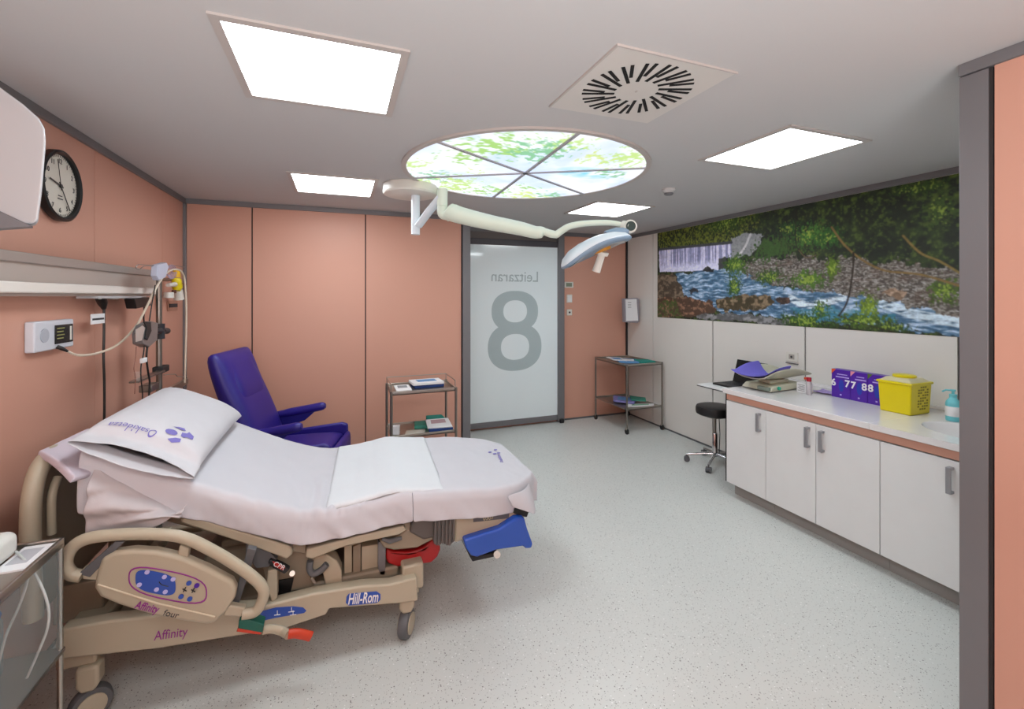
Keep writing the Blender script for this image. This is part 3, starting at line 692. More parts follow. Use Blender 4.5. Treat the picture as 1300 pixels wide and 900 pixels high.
# base
plate([(75, 800), (140, 788), (200, 782), (334, 770), (396, 754), (460, 744), (495, 742), (529, 733), (531, 763), (513, 766), (460, 770), (418, 773), (414, 781), (362, 798), (300, 808), (200, 824), (75, 838)], 2.10, .06, 'side_beam', BEIGE, .008)
MB().box(-.95, .33, 2.94, 3.0, .21, .33).build('side_beam', BEIGE, bed, bevel=.01)
MB().box(.27, .37, 2.14, 2.98, .215, .335).build('cross_beam', BEIGE, bed, bevel=.01)
MB().box(-.98, -.86, 2.14, 2.98, .215, .335).build('cross_beam', BEIGE, bed, bevel=.01)
MB().box(-.85, .26, 2.2, 2.92, .24, .31).build('base_cover', BEIGED, bed, bevel=.01)
MB().hexa([(-.62, 2.3, .3), (-.1, 2.3, .3), (-.1, 2.85, .3), (-.62, 2.85, .3), (-.55, 2.33, .47), (-.15, 2.33, .47), (-.15, 2.82, .47), (-.55, 2.82, .47)]).build('lift_pedestal', BEIGED, bed, bevel=.01)
plate([(330, 700), (395, 690), (400, 740), (396, 752), (350, 762), (338, 740)], 2.20, .06, 'inner_panel', BEIGED, .004)
plate([(350, 738), (373, 734), (368, 756), (350, 760)], 2.19, .008, 'motor_opening', BLACK, .001)
plate([(392, 712), (402, 706), (415, 704), (428, 712), (434, 726), (434, 746), (414, 748), (410, 728), (396, 733)], 2.17, .08, 'column_cover', BEIGE, .006)
for x0, x1 in ((437, 447), (448, 458), (459, 484)):
    plate([(x0, 694), (x1, 690), (x1, 743), (x0, 746)], 2.22+.01*(x0 % 2), .08, 'lift_column', BEIGE if x0 != 448 else BEIGED, .003)
plate([(480, 688), (490, 688), (489, 730), (483, 730), (480, 722)], 2.2, .05, 'column_trim', GREYM, .002)
plate([(524, 716), (531, 714), (532, 752), (526, 754)], 2.15, .03, 'corner_post', BEIGE, .004)
MB().tube(cr([aY(394, 712, 2.14), aY(393, 722, 2.14), aY(398, 728, 2.14), aY(407, 724, 2.14), aY(415, 716, 2.14)], 5), .014, 12).build('grey_hook', GREYB, bed)
MB().tube([aY(400, 740, 2.15), aY(395, 733, 2.15)], .006).build('link_pin', STEEL, bed)
# casters
for i, (cx, cy) in enumerate([(.29, 2.15), (.29, 2.97), (-.88, 2.15), (-.88, 2.97)]):
    f = MB().prism([(cx-.035, cy-.03, .22), (cx+.035, cy-.03, .22), (cx+.035, cy-.03, .15), (cx+.02, cy-.03, .125), (cx-.02, cy-.03, .125), (cx-.035, cy-.03, .15)], (0, .06, 0)).build('caster_fork', BEIGE, bed, bevel=.01)
    RM = Matrix.Rotation(math.radians((62, 20, 30, 75)[i]), 4, 'Z') @ Matrix.Rotation(-PI/2, 4, 'X') @ Matrix.Translation((0, 0, -.024))
    MB().lathe((cx, cy, .065), [(.04, 0), (.06, .003), (.065, .012), (.065, .036), (.06, .045), (.04, .048)], 28, RM).build('wheel', GREYB, f)
    MB().lathe((cx, cy, .065), [(.02, -.006), (.045, -.004), (.045, .052), (.02, .054)], 20, RM).build('wheel_cover', BEIGE, f)
# decals on beam
def decal(px, Y, name, m, parent=bed, d=-.0015): return MB().prism([aY(*p, Y) for p in px], (0, d, 0)).build(name, m, parent)
decal([(440, 757), (443, 753.5), (478, 750.5), (483, 754), (483, 761), (479, 765), (443, 768.5), (439, 765)], 2.0995, 'brand_plate', BLUED)
pa, pbb = aY(441, 761, 2.097), aY(482, 757.5, 2.097)
text('Hill-Rom', .066, frame((pa+pbb)/2+Vector((0, -.001, -.001)), (pbb-pa), (0, 0, 1)), 'brand_text', PAPER, bed, ext=.0005, bold=.001, sx=.54)
decal([(320, 782), (324, 778), (350, 771), (372, 769.5), (385, 771), (389, 775), (386, 778), (350, 784), (328, 789)], 2.0995, 'pedal_decal', BLUED)
b = MB()
for cx, cy in ((352, 779), (370, 775), (372, 779)):
    b.tube([aY(cx, cy-4, 2.096), aY(cx, cy+1, 2.096)], .0015, 5).tube([aY(cx-4, cy+2, 2.096), aY(cx+4, cy+1, 2.096)], .0015, 5)
b.build('decal_symbols', PAPER, bed)
pa, pbb = aY(196, 808, 2.097), aY(238, 802, 2.097)
text('Affinity', .05, frame((pa+pbb)/2, (pbb-pa), (0, 0, 1)), 'beam_text', MAG, bed, ext=.0005, sx=.75)
# pedals
plate([(303, 788), (315, 786), (335, 793), (333, 804), (302, 798)], 1.98, .05, 'pedal_green', GREENB, .004)
plate([(302, 798), (333, 803), (330, 806), (300, 802)], 1.98, .05, 'pedal_red', REDP, .002)
MB().tube(cr([aY(333, 800, 2.02), aY(345, 798, 2.03), aY(358, 801, 2.03), aY(366, 806, 2.0)], 5), .014, 10, sy=1.2).build('pedal_arm', BEIGE, bed)
MB().tube(cr([aY(366, 805, 1.99), aY(378, 804, 1.99), aY(395, 808, 1.99)], 5), .012, 10, sy=1.6).build('pedal_red', REDP, bed)
# deck side rails
plate([(228, 660), (234, 657), (248, 657), (320, 679), (366, 693), (371, 697), (371, 704), (364, 710), (350, 705), (318, 693), (230, 664)], 2.115, .05, 'back_deck_rail', BEIGE, .007)
plate([(389, 698), (460, 679), (513, 668), (516, 673), (507, 679), (440, 693), (396, 710), (388, 708)], 2.115, .05, 'seat_deck_rail', BEIGE, .007)
# deck plates under the mattress
prof = [(-.90, 1.02), (-.57, .862), (-.30, .73), (-.12, .662), (.05, .655), (.25, .68), (.33, .672), (.60, .64), (.96, .605)]
PC = cr([(x, 0, z) for x, z in prof], 10)
def pz(x):
    for a, c in zip(PC, PC[1:]):
        if a.x <= x <= c.x: return a.z+(c.z-a.z)*(x-a.x)/(c.x-a.x+1e-9)
    return PC[0].z if x < PC[0].x else PC[-1].z
def deck(x0, x1, off, th, name, m, y0=NY+.03, y1=FY-.03):
    n = 8; top = []; 
    for k in range(n+1):
        x = x0+(x1-x0)*k/n; top.append((x, y0, pz(x)-off))
    bot = [(x, y, z-th) for x, y, z in top[::-1]]
    return MB().prism(top+bot, (0, y1-y0, 0)).build(name, m, bed, bevel=.004)
deck(-.9, -.14, .15, .04, 'back_deck', BEIGED); deck(-.13, .31, .14, .04, 'seat_deck', BEIGED); deck(.33, .9, .085, .03, 'foot_deck', BEIGED)
b = MB(); b.box(-.5, -.05, 2.35, 2.8, .44, .5).box(-.1, .35, 2.3, 2.85, .42, .5); b.build('under_frame', BEIGED, bed, bevel=.008)
# mechanism details under the back
plate([(312, 690), (340, 697), (352, 712), (340, 720), (325, 722), (312, 705)], 2.13, .04, 'hinge_housing', GREYB, .004)
plate([(343, 711), (357, 717), (368, 723), (361, 729), (346, 721), (340, 715)], 2.11, .03, 'release_block', BLACKR, .004)
plate([(346, 712.5), (359, 718), (362, 721), (359, 724), (348, 719)], 2.108, .003, 'cpr_plate', mat('cpr_red', 'B0221E', .4), .0005)
pa, pbb = aY(348, 715.5, 2.106), aY(361, 721.5, 2.106)
text('CPR', .028, frame((pa+pbb)/2, (pbb-pa), (0, 0, 1)), 'cpr_text', PAPER, bed, ext=.0005)
MB().cyl(aY(371, 728, 2.13), aY(371, 728, 2.2), .011).build('bolt', STEEL, bed)
plate([(314, 696), (325, 698), (312, 740), (298, 782), (290, 778), (303, 738)], 2.03, .03, 'rail_strap', GREYB, .003)
plate([(340, 725), (352, 722), (352, 760), (345, 765), (338, 745)], 2.12, .05, 'rail_bracket', BEIGE, .005)
# foot section
plate([(577, 656), (653, 645), (672, 650), (668, 657), (640, 669), (591, 685), (577, 690)], 2.14, .72, 'foot_section', BEIGE, .012)
plate([(653, 645), (672, 649), (669, 657), (652, 652)], 2.13, .06, 'foot_corner', BLACK, .004)
plate([(601, 656), (647, 650), (646, 658), (601, 663)], 2.138, .004, 'label_recess', GREYB, .001)
pa, pbb = aY(610, 659, 2.136), aY(630, 656.5, 2.136)
text('0307', .028, frame((pa+pbb)/2, (pbb-pa), (0, 0, 1)), 'recess_text', mat('pale_print', 'C9C29A', .5), bed, ext=.0003)
b = MB(); NB = 11
for k in range(NB):
    x0 = 552+k*(578-552)/NB; x1 = x0+(26/NB); dpt = 2.11+(.012 if k % 2 else 0)
    b.prism([aY(x0, 655.5, dpt), aY(x1, 655.2, dpt), aY(x1-1, 691+2*math.sin(k)-(3 if k > 8 else 0)+(3 if 3 < k < 7 else 0), dpt), aY(x0-1, 691+2*math.sin(k), dpt)], (0, .5, 0))
b.build('bellows', mat('grey_bellows', '66615E', .7), bed, bevel=.003)
plate([(525, 657), (552, 655), (552, 682), (538, 686), (520, 676)], 2.13, .5, 'joint_shroud', mat('shroud_grey', '5A5552', .6), .01)
plate([(481, 686), (500, 684), (510, 676), (525, 668), (552, 674), (553, 684), (530, 696), (500, 699), (487, 696)], 2.15, .5, 'lower_shell', BEIGED, .012)
MB().tube([aY(485, 684, 2.14), aY(495, 687, 2.14), aY(510, 683, 2.14)], [.008, .012, .008], 10).build('shell_grip', GREYB, bed)
# blue calf supports stowed below the foot
cs_ = plate([(589, 686), (597, 683), (635, 671), (655, 658), (666, 657), (670, 672), (677, 691), (675, 697), (668, 697), (664, 694), (630, 699), (606, 708), (598, 706), (592, 697)], 2.10, .26, 'calf_support', BLUE, .018, seg=5)
plate([(592, 698), (600, 707), (632, 701), (632, 706), (600, 713), (597, 708)], 2.13, .2, 'support_pad', BLACKR, .003)
MB().cyl(aY(631, 704, 2.10), aY(631, 704, 2.14), .017).build('support_knob', STEELD, bed)
# mattress
W2 = (FY-NY)/2; YC = (FY+NY)/2
def half(x):     # half width narrows at the rounded foot end
    if x < .62: return W2
    k = min(1, (x-.62)/.40); return W2*math.sqrt(max(0, 1-k**2.6*.72))
def skin(x0, x1, n, inset, lift, dn, df, top, edge=.035, wr=0, m=12, seed=0, endz=None):
    rows = []
    for i in range(n+1):
        x = x0+(x1-x0)*i/n; hw = half(x)-inset; z = pz(x)+lift; row = []
        dN = dn(x) if callable(dn) else dn; dF = df(x) if callable(df) else df
        path = [(-hw-.004, z-dN)]
        for k in range(1, 5): path.append((-hw-.003, z-dN+(dN-edge)*k/4))
        for k in range(1, 5):
            a = PI/2*k/5; path.append((-hw+edge*(1-math.cos(a)), z-edge+edge*math.sin(a)))
        for k in range(m+1): path.append((-hw+edge+(2*hw-2*edge)*k/m, z))
        for k in range(4, 0, -1):
            a = PI/2*k/5; path.append((hw-edge*(1-math.cos(a)), z-edge+edge*math.sin(a)))
        for k in range(4, 0, -1): path.append((hw+.003, z-dF+(dF-edge)*k/4))
        path.append((hw+.004, z-dF))
        rows.append([Vector((x, YC+p, q_)) for p, q_ in path])
    return rows
tk = .125
tkf = lambda x: float(np.interp(x, [-.9, .28, .36, 1.0], [.125, .115, .085, .07]))
rows = skin(-.89, .99, 60, .014, -.006, tkf, tkf, True)
for r in rows: r.append(r[0]+Vector((0, .01, 0)))
b = MB(); b.grid([r[:-1] for r in rows], cv=True); 
b.b.verts.ensure_lookup_table(); nn = len(rows[0])-1
b.face([b.b.verts[k] for k in range(nn)][::-1]); b.face([b.b.verts[len(b.b.verts)-nn+k] for k in range(nn)])
b.build('mattress', NAVY, bed, ang=60)
# headboard
hb_ = []
hx_ = -1.05
path = cr([(hx_, 2.16, .42), (hx_, 2.145, .75), (hx_, 2.16, .89), (hx_, 2.215, .97), (hx_, 2.32, .985), (hx_, 2.57, .95), (hx_, 2.85, .915), (hx_, 2.96, .85), (hx_, 3.0, .70), (hx_, 2.99, .42)], 8)
MB().tube(path, .029, 14).build('headboard_tube', BEIGE, bed)
MB().prism([Vector((hx_-.01, p.y, p.z)) for p in path], (.02, 0, 0)).build('headboard_panel', mat('headboard_taupe', '8A7B66', .5), bed)
MB().tube(cr([(hx_+.03, 2.21, .7), (hx_+.03, 2.21, .84), (hx_+.03, 2.25, .90)], 5), [.014]*11, 10).build('headboard_rib', BEIGE, bed)
MB().box(-1.06, -.9, 2.3, 2.4, .3, .45).build('headboard_mount', BEIGED, bed, bevel=.005)
MB().box(-1.06, -.9, 2.75, 2.85, .3, .45).build('headboard_mount', BEIGED, bed, bevel=.005)
# near side rail
RY = 1.985
MB().tube(cr([aY(104, 731, RY), aY(90, 728, RY), aY(83, 715, RY), aY(90, 697, RY), (aY(110, 684, RY)), aY(150, 678.5, RY), aY(200, 678, RY), aY(235, 683, RY), aY(268, 698, RY), aY(300, 717, RY), aY(325, 736, RY), aY(335, 750, RY), aY(332, 764, RY), aY(324, 776, RY), aY(308, 779, RY)], 6), .0205, 14).build('rail_tube', BEIGE, bed)
plate([(124, 722), (128, 710), (144, 701), (170, 698), (200, 700), (230, 707), (265, 722), (295, 738), (300, 748), (298, 760), (287, 777), (272, 792), (262, 794), (235, 790), (195, 783), (150, 769), (126, 759), (119, 748), (120, 735)], RY-.022, .045, 'rail_panel', BEIGE, .014, seg=5)
plate([(104, 722), (128, 722), (128, 738), (104, 736)], RY-.008, .03, 'rail_link', BEIGE, .006)
plate([(288, 768), (312, 772), (306, 784), (283, 782)], RY-.008, .03, 'rail_link', BEIGE, .006)
plate([(228, 692), (240, 697), (238, 712), (224, 708)], RY-.01, .03, 'rail_link', BEIGE, .006)
plate([(99, 729), (128, 704), (146, 688), (158, 688), (146, 699), (114, 733)], RY-.012, .02, 'grey_strap', GREYB, .002)
MB().tube([aY(124, 742, RY-.024), aY(200, 766, RY-.024), aY(273, 783, RY-.024)], [.003, .0035, .003], 8).build('panel_ridge', mat('beige_highlight', 'C9BBA3', .35), bed)
# control panel
PY = RY-.0235
def pxy(px, py): return aY(px, py, PY)
def oval(cx, cy, rx, ry, tilt, n=36, p=3):
    out = []
    for k in range(n):
        a = 2*PI*k/n; c, s_ = math.cos(a), math.sin(a); f = (abs(c)**p+abs(s_)**p)**(-1/p)
        x_, y_ = rx*c*f, ry*s_*f; out.append((cx+x_, cy+y_+x_*tilt))
    return out
b = MB(); o1 = [pxy(*p) for p in oval(213, 743, 50, 19, .2)]; o2 = [pxy(*p) for p in oval(213, 743, 48.4, 17.4, .2)]
v1 = [b.b.verts.new(p) for p in o1]; v2 = [b.b.verts.new(p) for p in o2]
for k in range(36): b.face([v1[k], v1[(k+1) % 36], v2[(k+1) % 36], v2[k]])
b.build('panel_outline', MAG, bed, solid=.0015)
b = MB(); b.prism([pxy(*p) for p in oval(197.5, 739.5, 25.5, 14, .2, p=3.2)], (0, -.001, 0)); cpn = b.build('keypad', BLUED, bed)
for cx, cy in ((187, 726), (209, 732), (220, 735), (177, 742), (199, 748), (210, 751)):
    MB().cyl(pxy(cx, cy), pxy(cx, cy)-Vector((0, .003, 0)), .0075).build('button', mat('lilac_button', 'B9B6E6', .3), cpn)
for cx, cy, m_ in ((240, 740, BLUED), (250, 743, PURP), (230, 757, BLUED), (241, 760, BLUED)):
    MB().cyl(pxy(cx, cy), pxy(cx, cy)-Vector((0, .003, 0)), .0085).build('button', m_, bed)
b = MB()
for cx, cy in ((235, 748), (246, 749)): b.tube([pxy(cx-2, cy+3)-Vector((0, .002, 0)), pxy(cx+1, cy-3)-Vector((0, .002, 0))], .002, 5).tube([pxy(cx-3, cy-1)-Vector((0, .002, 0)), pxy(cx+2, cy+2)-Vector((0, .002, 0))], .002, 5)
b.tube(cr([pxy(202, 738)-Vector((0, .002, 0)), pxy(206, 742)-Vector((0, .002, 0)), pxy(214, 744)-Vector((0, .002, 0))], 4), .0015, 5).build('panel_symbols', BLACK, bed)
pa, pbb = pxy(170, 767), pxy(204, 775)
text('Affinity', .037, frame((pa+pbb)/2+Vector((0, -.001, 0)), (pbb-pa), (0, 0, 1)), 'rail_text', MAG, bed, ext=.0004, bold=.0006, sx=.7)
pa, pbb = pxy(206, 777), pxy(229, 782)
text('four', .03, frame((pa+pbb)/2+Vector((0, -.001, 0)), (pbb-pa), (0, 0, 1)), 'rail_text', INK, bed, ext=.0004)
# ------------------------------------------------------------ bed linen
def wrk(x, y, k=1):
    return k*(.004*N1(x*9, y*3, 3)+.0035*N1(x*22+y*6, y*7, 9))
def linen(name, m, x0, x1, n, dn, df, label, cat, lift=.004, fold=.010, seed=0, endfn=None, mm=26):
    rows = skin(x0, x1, n, -.002, lift, dn, df, True, edge=.03, m=mm)
    for i, r in enumerate(rows):
        for j, p in enumerate(r):
            jn = len(r)
            if j < 5:    # near skirt: vertical folds
                t_ = 1-j/5; p.y -= abs(1.7*fold*t_*(1.5*N1(p.x*7+p.z*9, seed, seed)+1.0*N1(p.x*19+p.z*16, 3, seed+3)+.35))
                p.z += .010*t_*N1(p.x*10, 2, seed+5)
            elif j >= jn-5: p.y += fold*.4*N1(p.x*20, 5, seed)
            else:
                crease = 0
                if seed == 0: crease = .085*max(0, 1-abs(p.x+.08)/.34)*abs(N1((p.x+.08)/(.35+1.6*(p.y-2.1))*9, (p.y-2.1)*2, 21, 2))*max(0, 1-(p.y-2.1)/.5)
                p.z += .012*N1(p.x*6+4, p.y*4, seed+11)+.012*abs(N1(p.x*14+p.y*7, p.y*6-p.x*3, seed+13))+.004*N1(p.x*30, p.y*22, seed+15)+crease
        if endfn: endfn(i, r)
    if seed == 4:
        base_ = [p.copy() for p in rows[-1]]; jn = len(base_)
        for ex, ez in ((.012, .008), (.02, .03), (.022, .07), (.024, .10)):
            row = []
            for j, p in enumerate(base_):
                q_ = p.copy(); q_.x += ex+.01*N1(j*.35, ex*30, 6); zt_ = pz(1.0)-ez-.02*N1(j*.3, 4, 7)
                q_.z = min(p.z, zt_) if 5 <= j < jn-5 else p.z-.004; row.append(q_)
            rows.append(row)
    o = MB().grid(rows).build(name, m, None, solid=.003, sub=1, ang=180)
    return tag(o, label, cat)
zb = [(-.90, .80), (-.84, .775), (-.78, .79), (-.66, .76), (-.5, .695), (-.35, .62), (-.16, .535), (-.06, .53), (.1, .545), (.30, .55)]
def near_drop(x):
    xs = [a for a, _ in zb]; zz = [c for _, c in zb]; return max(.05, pz(x)-float(np.interp(x, xs, zz)))
linen('bed_sheet', SHEET, -.90, .315, 110, near_drop, .12, 'white creased fitted sheet covering the raised back and seat of the bed', 'bed sheet', seed=0, fold=.016)
def footend(i, r):
    pass
linen('foot_sheet', SHEET, .315, 1.005, 60, lambda x: .128 if x < .8 else .128+(x-.8)*.1, lambda x: .06, 'white sheet with small purple emblem over the foot section of the bed', 'bed sheet', lift=.008, seed=4, fold=.014)
# front hem of the foot sheet closing the rounded end, with a hanging corner
fx = 1.005; hwf = half(fx)
b = MB(); G = []
for k in range(25):
    y_ = YC-hwf+2*hwf*k/24; bul = .02*math.sin(PI*k/24)
    G.append([Vector((fx-.004, y_, pz(1)+.008)), Vector((fx+.012+bul, y_, pz(1)-.01)), Vector((fx+.016+bul, y_, pz(1)-.05)), Vector((fx+.02+bul+.006*math.sin(k*1.7), y_, pz(1)-.085-.02*N1(k*.6, 1, 2)))])
# linen corner tip
sh = bpy.data.objects['foot_sheet']
tip = [[aY(640, 629, 2.11), aY(648, 637, 2.10), aY(650, 645, 2.10)], [aY(660, 625, 2.12), aY(665, 637, 2.10), aY(667, 648, 2.09)], [aY(669, 618, 2.16), aY(676, 636, 2.12), aY(682, 657, 2.09)], [aY(671, 610, 2.22), aY(675, 625, 2.20), aY(679, 640, 2.16)]]
MB().grid(tip).build('hanging_corner', SHEET, sh, solid=.003, sub=2, ang=180)
# small emblem on foot sheet
e0 = aZ(628, 573, pz(.9)+.014)
pj0 = lambda px, py: aZ(px, py, pz(.88)+.0155)
b = MB()
for p in ((622, 574), (629, 571), (628, 576), (633, 575)): b.prism([pj0(*p)+Vector((.012*math.cos(a), .010*math.sin(a), 0)) for a in [PI/4*k for k in range(8)]], (0, 0, .001))
b.build('emblem', PRINT, sh)
pa, pbb = pj0(638, 588), pj0(632, 576)
text('Osakidetza', .030, frame((pa+pbb)/2, (pbb-pa), (-1, .3, 0)), 'emblem_text', PRINT, sh, ext=.0005)
# bunched sheet tail at the head end near side
b = MB(); G = []
for i in range(26):
    u = i/25; row = []
    for j in range(16):
        v = j/15
        A = aY(128+100*u, 560+95*u, 2.10) ; B = aY(108+128*u+10*math.sin(u*3), 690-42*u*u-8*u, 2.06)
        top_ = aY(120+112*u, 592+62*u, 2.115)
        p = top_.lerp(B, v); amp = .04*math.sin(PI*min(1, v*1.3))
        p += Vector((0, -abs(amp*math.sin(v*9+u*5+2*N1(u*4, v*3, 5)))-.012*N1(u*9, v*14, 8)-.018*math.sin(PI*v), .008*N1(u*7, v*5, 12)))
        row.append(p)
    G.append(row)
tl = MB().grid(G).build('sheet_tail', mat('tail_cotton', 'BFB8BA', .85, bump=.12, bscale=300), bpy.data.objects['bed_sheet'], solid=.003, sub=1, ang=180)
# quilted pad
PADR = []
x0, x1, n = -.03, .50, 40
def padedge(x): return 0
for i in range(n+1):
    x = x0+(x1-x0)*i/n; row = []
    for j in range(41):
        y_ = 2.135+(2.985-2.135)*j/40; y2 = y_
        q_ = .0022*(abs(math.sin(x*PI/.085))**.3+abs(math.sin(y2*PI/.085))**.3)
        row.append(Vector((x+.05*(j/40-.6), y2, pz(x)+.0145+q_+.006*N1(x*7, y2*5, 33)-(.006 if i in (0, n) else 0)-(.01 if j in (0, 40) else 0))))
    PADR.append(row)
tag(MB().grid(PADR).build('incontinence_pad', PADM, None, solid=.004, ang=180), 'bright white quilted pad laid across the middle of the bed', 'bed pad')
# pillow
def pillow():
    slope = math.atan2(.862-1.02, -.57+.90)
    t_ = thing('pillow', (-.73, 2.55, pz(-.73)+.01), 'white pillow with purple clinic emblem lying on the raised back of the bed', 'pillow')
    d = Vector((.33, 0, .862-1.02)).normalized(); n_ = Vector((-d.z, 0, d.x)); yv = Vector((0, 1, 0))
    c = Vector((-.745, 2.535, pz(-.745)))+n_*.008
    def srf(sgn, open_lip=0):
        G = []
        for i in range(33):
            u = i/16-1; row = []
            for j in range(49):
                v = j/24-1
                L_ = .205; Wd = .44
                pu = u*L_*(1+.04*abs(v)**3); pv = v*Wd*(1+.02*abs(u)**3)
                # flat open pillowcase end on the near side
                body = max(0, 1-abs(u)**3.2)**.55*max(0, 1-abs(max(-1, v*1.0 if v > 0 else v*1.12))**4)**.5
                h_ = .074*body
                if v < -.80: h_ = .012*(1-abs(u)**2)*(1 if sgn > 0 else .2)+.004
                hh_ = c+d*pu+yv*pv+n_*(.05+sgn*h_*(1.15 if sgn > 0 else .7)+.008*N1(u*2.4+5, v*5, 44)*(1-abs(u)**4)+(.006*N1(u*9, v*8, 46)*(1 if v < -.4 else .3)))
                if v < -.7:                       # the case mouth droops and gapes
                    k = (-.7-v)/.3; hh_ += n_*(-.02*k+(.016*k*(1-u*u) if sgn > 0 else -.014*k*(1-u*u)))+yv*(.0 if sgn > 0 else -.035*k*(1-u*u))
                row.append(hh_)
            G.append(row)
        return G
    T_, B_ = srf(1), srf(-1)
    b = MB(); b.grid(T_).grid(B_)
    # close three sides; leave the near end open
    for i in range(32):
        b.face([b.b.verts.new(p) for p in (T_[i][48], T_[i+1][48], B_[i+1][48], B_[i][48])])
    for j in range(48):
        for i in (0, 32): b.face([b.b.verts.new(p) for p in (T_[i][j], T_[i][j+1], B_[i][j+1], B_[i][j])])
    bmesh.ops.remove_doubles(b.b, verts=b.b.verts, dist=.0008)
    b.build('pillowcase', mat('pillow_cotton', 'CBCACF', .85, bump=.12, bscale=400), t_, solid=.002, sub=1, ang=180)
    # dark gap of the opening : near-black block, its colour stands for the shade inside
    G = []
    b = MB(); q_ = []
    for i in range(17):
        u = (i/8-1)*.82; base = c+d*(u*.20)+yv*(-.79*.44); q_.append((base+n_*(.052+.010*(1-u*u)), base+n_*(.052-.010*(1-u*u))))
    b.prism([p[0] for p in q_]+[p[1] for p in q_[::-1]], (0, .3, 0)); b.build('opening_shade', mat('opening_shade_black', '0C0C0E', .9), t_)
    # print
    def on(u, v, lift=.004):
        i = min(32, max(0, (u+1)*16)); j = min(48, max(0, (v+1)*24)); i0, j0 = int(min(31, i)), int(min(47, j)); fi, fj = i-i0, j-j0
        p = (T_[i0][j0]*(1-fi)+T_[i0+1][j0]*fi)*(1-fj)+(T_[i0][j0+1]*(1-fi)+T_[i0+1][j0+1]*fi)*fj
        return p+n_*lift
    b = MB()
    for (u, v, ru, rv) in ((.22, -.70, .11, .036),):
        ro = [on(u+ru*math.cos(a), v+rv*math.sin(a)) for a in [2*PI*k/20 for k in range(20)]]
        b.face([b.b.verts.new(p) for p in ro])
    for pts in ([(.38, -.66), (.46, -.65), (.48, -.61), (.60, -.63), (.62, -.69), (.50, -.70), (.47, -.72), (.40, -.71)], [(.18, -.62), (.26, -.59), (.36, -.585), (.42, -.62), (.36, -.63), (.28, -.62)], [(.34, -.75), (.44, -.74), (.46, -.78), (.34, -.80), (.24, -.79)]):
        b.face([b.b.verts.new(on(*p)) for p in pts])
    bmesh.ops.triangulate(b.b, faces=b.b.faces)
    b.build('emblem', PRINT, t_)
    cu = bpy.data.curves.new('t', 'FONT'); cu.body = 'Osakidetza'; cu.size = 1; cu.align_x = 'CENTER'; cu.align_y = 'CENTER'
    to = bpy.data.objects.new('t', cu); COL.objects.link(to); dg = bpy.context.evaluated_depsgraph_get(); dg.update()
    me = bpy.data.meshes.new_from_object(to.evaluated_get(dg)); bpy.data.objects.remove(to)
    bm = bmesh.new(); bm.from_mesh(me); bmesh.ops.subdivide_edges(bm, edges=bm.edges, cuts=1)
    for v_ in bm.verts:
        v_.co = on(-.36-v_.co.x*.175, -.775-(v_.co.y*.085), .004)-t_.location   
    bm.to_mesh(me); bm.free(); me.materials.clear(); me.materials.append(PRINT)
    o = bpy.data.objects.new('emblem_text', me); COL.objects.link(o); o.parent = t_
pillow()
# folded lilac blanket at head
G = []
for i in range(20):
    u = i/19; row = []
    for j in range(14):
        v = j/13
        a = aD(47+66*u, 577-32*u, 1.70+.26*u); c_ = aD(92+50*u, 610-14*u, 1.58+.18*u)
        p = a.lerp(c_, v); p.z += .012*math.sin(PI*v)+.008*N1(u*5, v*5, 71); row.append(p)
    G.append(row)
bl_ = MB().grid(G).build('folded_blanket', LILAC, None, solid=.028, sub=2, ang=180)
tag(bl_, 'folded pale lilac blanket tucked between pillow and headboard', 'blanket')
# red bag under foot end
b = MB(); G = []
out = [(491, 696), (500, 700), (520, 701), (538, 696), (552, 682), (557, 688), (560, 697), (556, 707), (548, 715), (525, 718), (505, 720), (492, 716), (490, 706)]
rb = MB().prism([aY(*p, 2.2) for p in out], (0, .28, 0)).build('red_waste_bag', RED, None, bevel=.012, seg=3)
md = rb.modifiers.new('s', 'SUBSURF'); md.levels = 1; md.render_levels = 1; md.subdivision_type = 'SIMPLE'
tag(rb, 'crumpled dark red bag hanging under the foot end of the bed', 'bag')

# ------------------------------------------------------------ steel cart at lower left
cart = thing('instrument_cart', (-1.02, 1.62, 0), 'steel instrument cart with clear side panel at the lower left beside the bed', 'cart')
cx0, cx1, cy0, cy1, cz = -1.2, -.855, 1.2, 1.93, .80
b = MB(); b.box(cx0, cx1, cy0, cy1, cz-.022, cz-.014)
b.box(cx1-.012, cx1, cy0, cy1, cz-.03, cz).box(cx0, cx0+.012, cy0, cy1, cz-.03, cz).box(cx0, cx1, cy1-.012, cy1, cz-.03, cz).box(cx0, cx1, cy0, cy0+.012, cz-.03, cz)
b.build('top_tray', STEEL, cart, bevel=.003)
MB().box(cx0, cx1, cy0, cy1, .12, .135).build('lower_shelf', STEEL, cart, bevel=.003)
MB().box(cx0, cx1, cy0, cy1, .42, .435).build('middle_shelf', STEELD, cart, bevel=.003)
for x_ in (cx0+.01, cx1-.01):
    for y_ in (cy0+.01, cy1-.01):
        MB().cyl((x_, y_, .05), (x_, y_, cz-.02), .008).build('leg', STEEL, cart)
        MB().cyl((x_-.01, y_, .027), (x_+.01, y_, .027), .027).build('caster', BLACKR, cart)
MB().box(cx1-.003, cx1, cy0+.02, cy1-.02, .43, cz-.03).build('side_panel', GLASSM, cart)
dv = thing('white_device', (-1.08, 1.62, cz-.014), 'rounded white device at the left edge on the instrument cart', 'medical device')
MB().box(-1.18, -.945, 1.50, 1.885, cz-.012, cz+.068).build('casing', mat('device_white', 'DCDCD6', .35), dv, bevel=.026, seg=6)
pp = thing('paper_sheet', (-1.0, 1.86, cz-.013), 'white paper lying beside the white device on the cart', 'paper')
MB().box(-.95, -.872, 1.76, 1.912, cz-.0135, cz-.008).build('sheet', PAPER, pp)
MB().box(-.94, -.89, 1.80, 1.89, cz-.008, cz-.0072).build('print', mat('faint_print', 'B8B8BE', .7), pp)
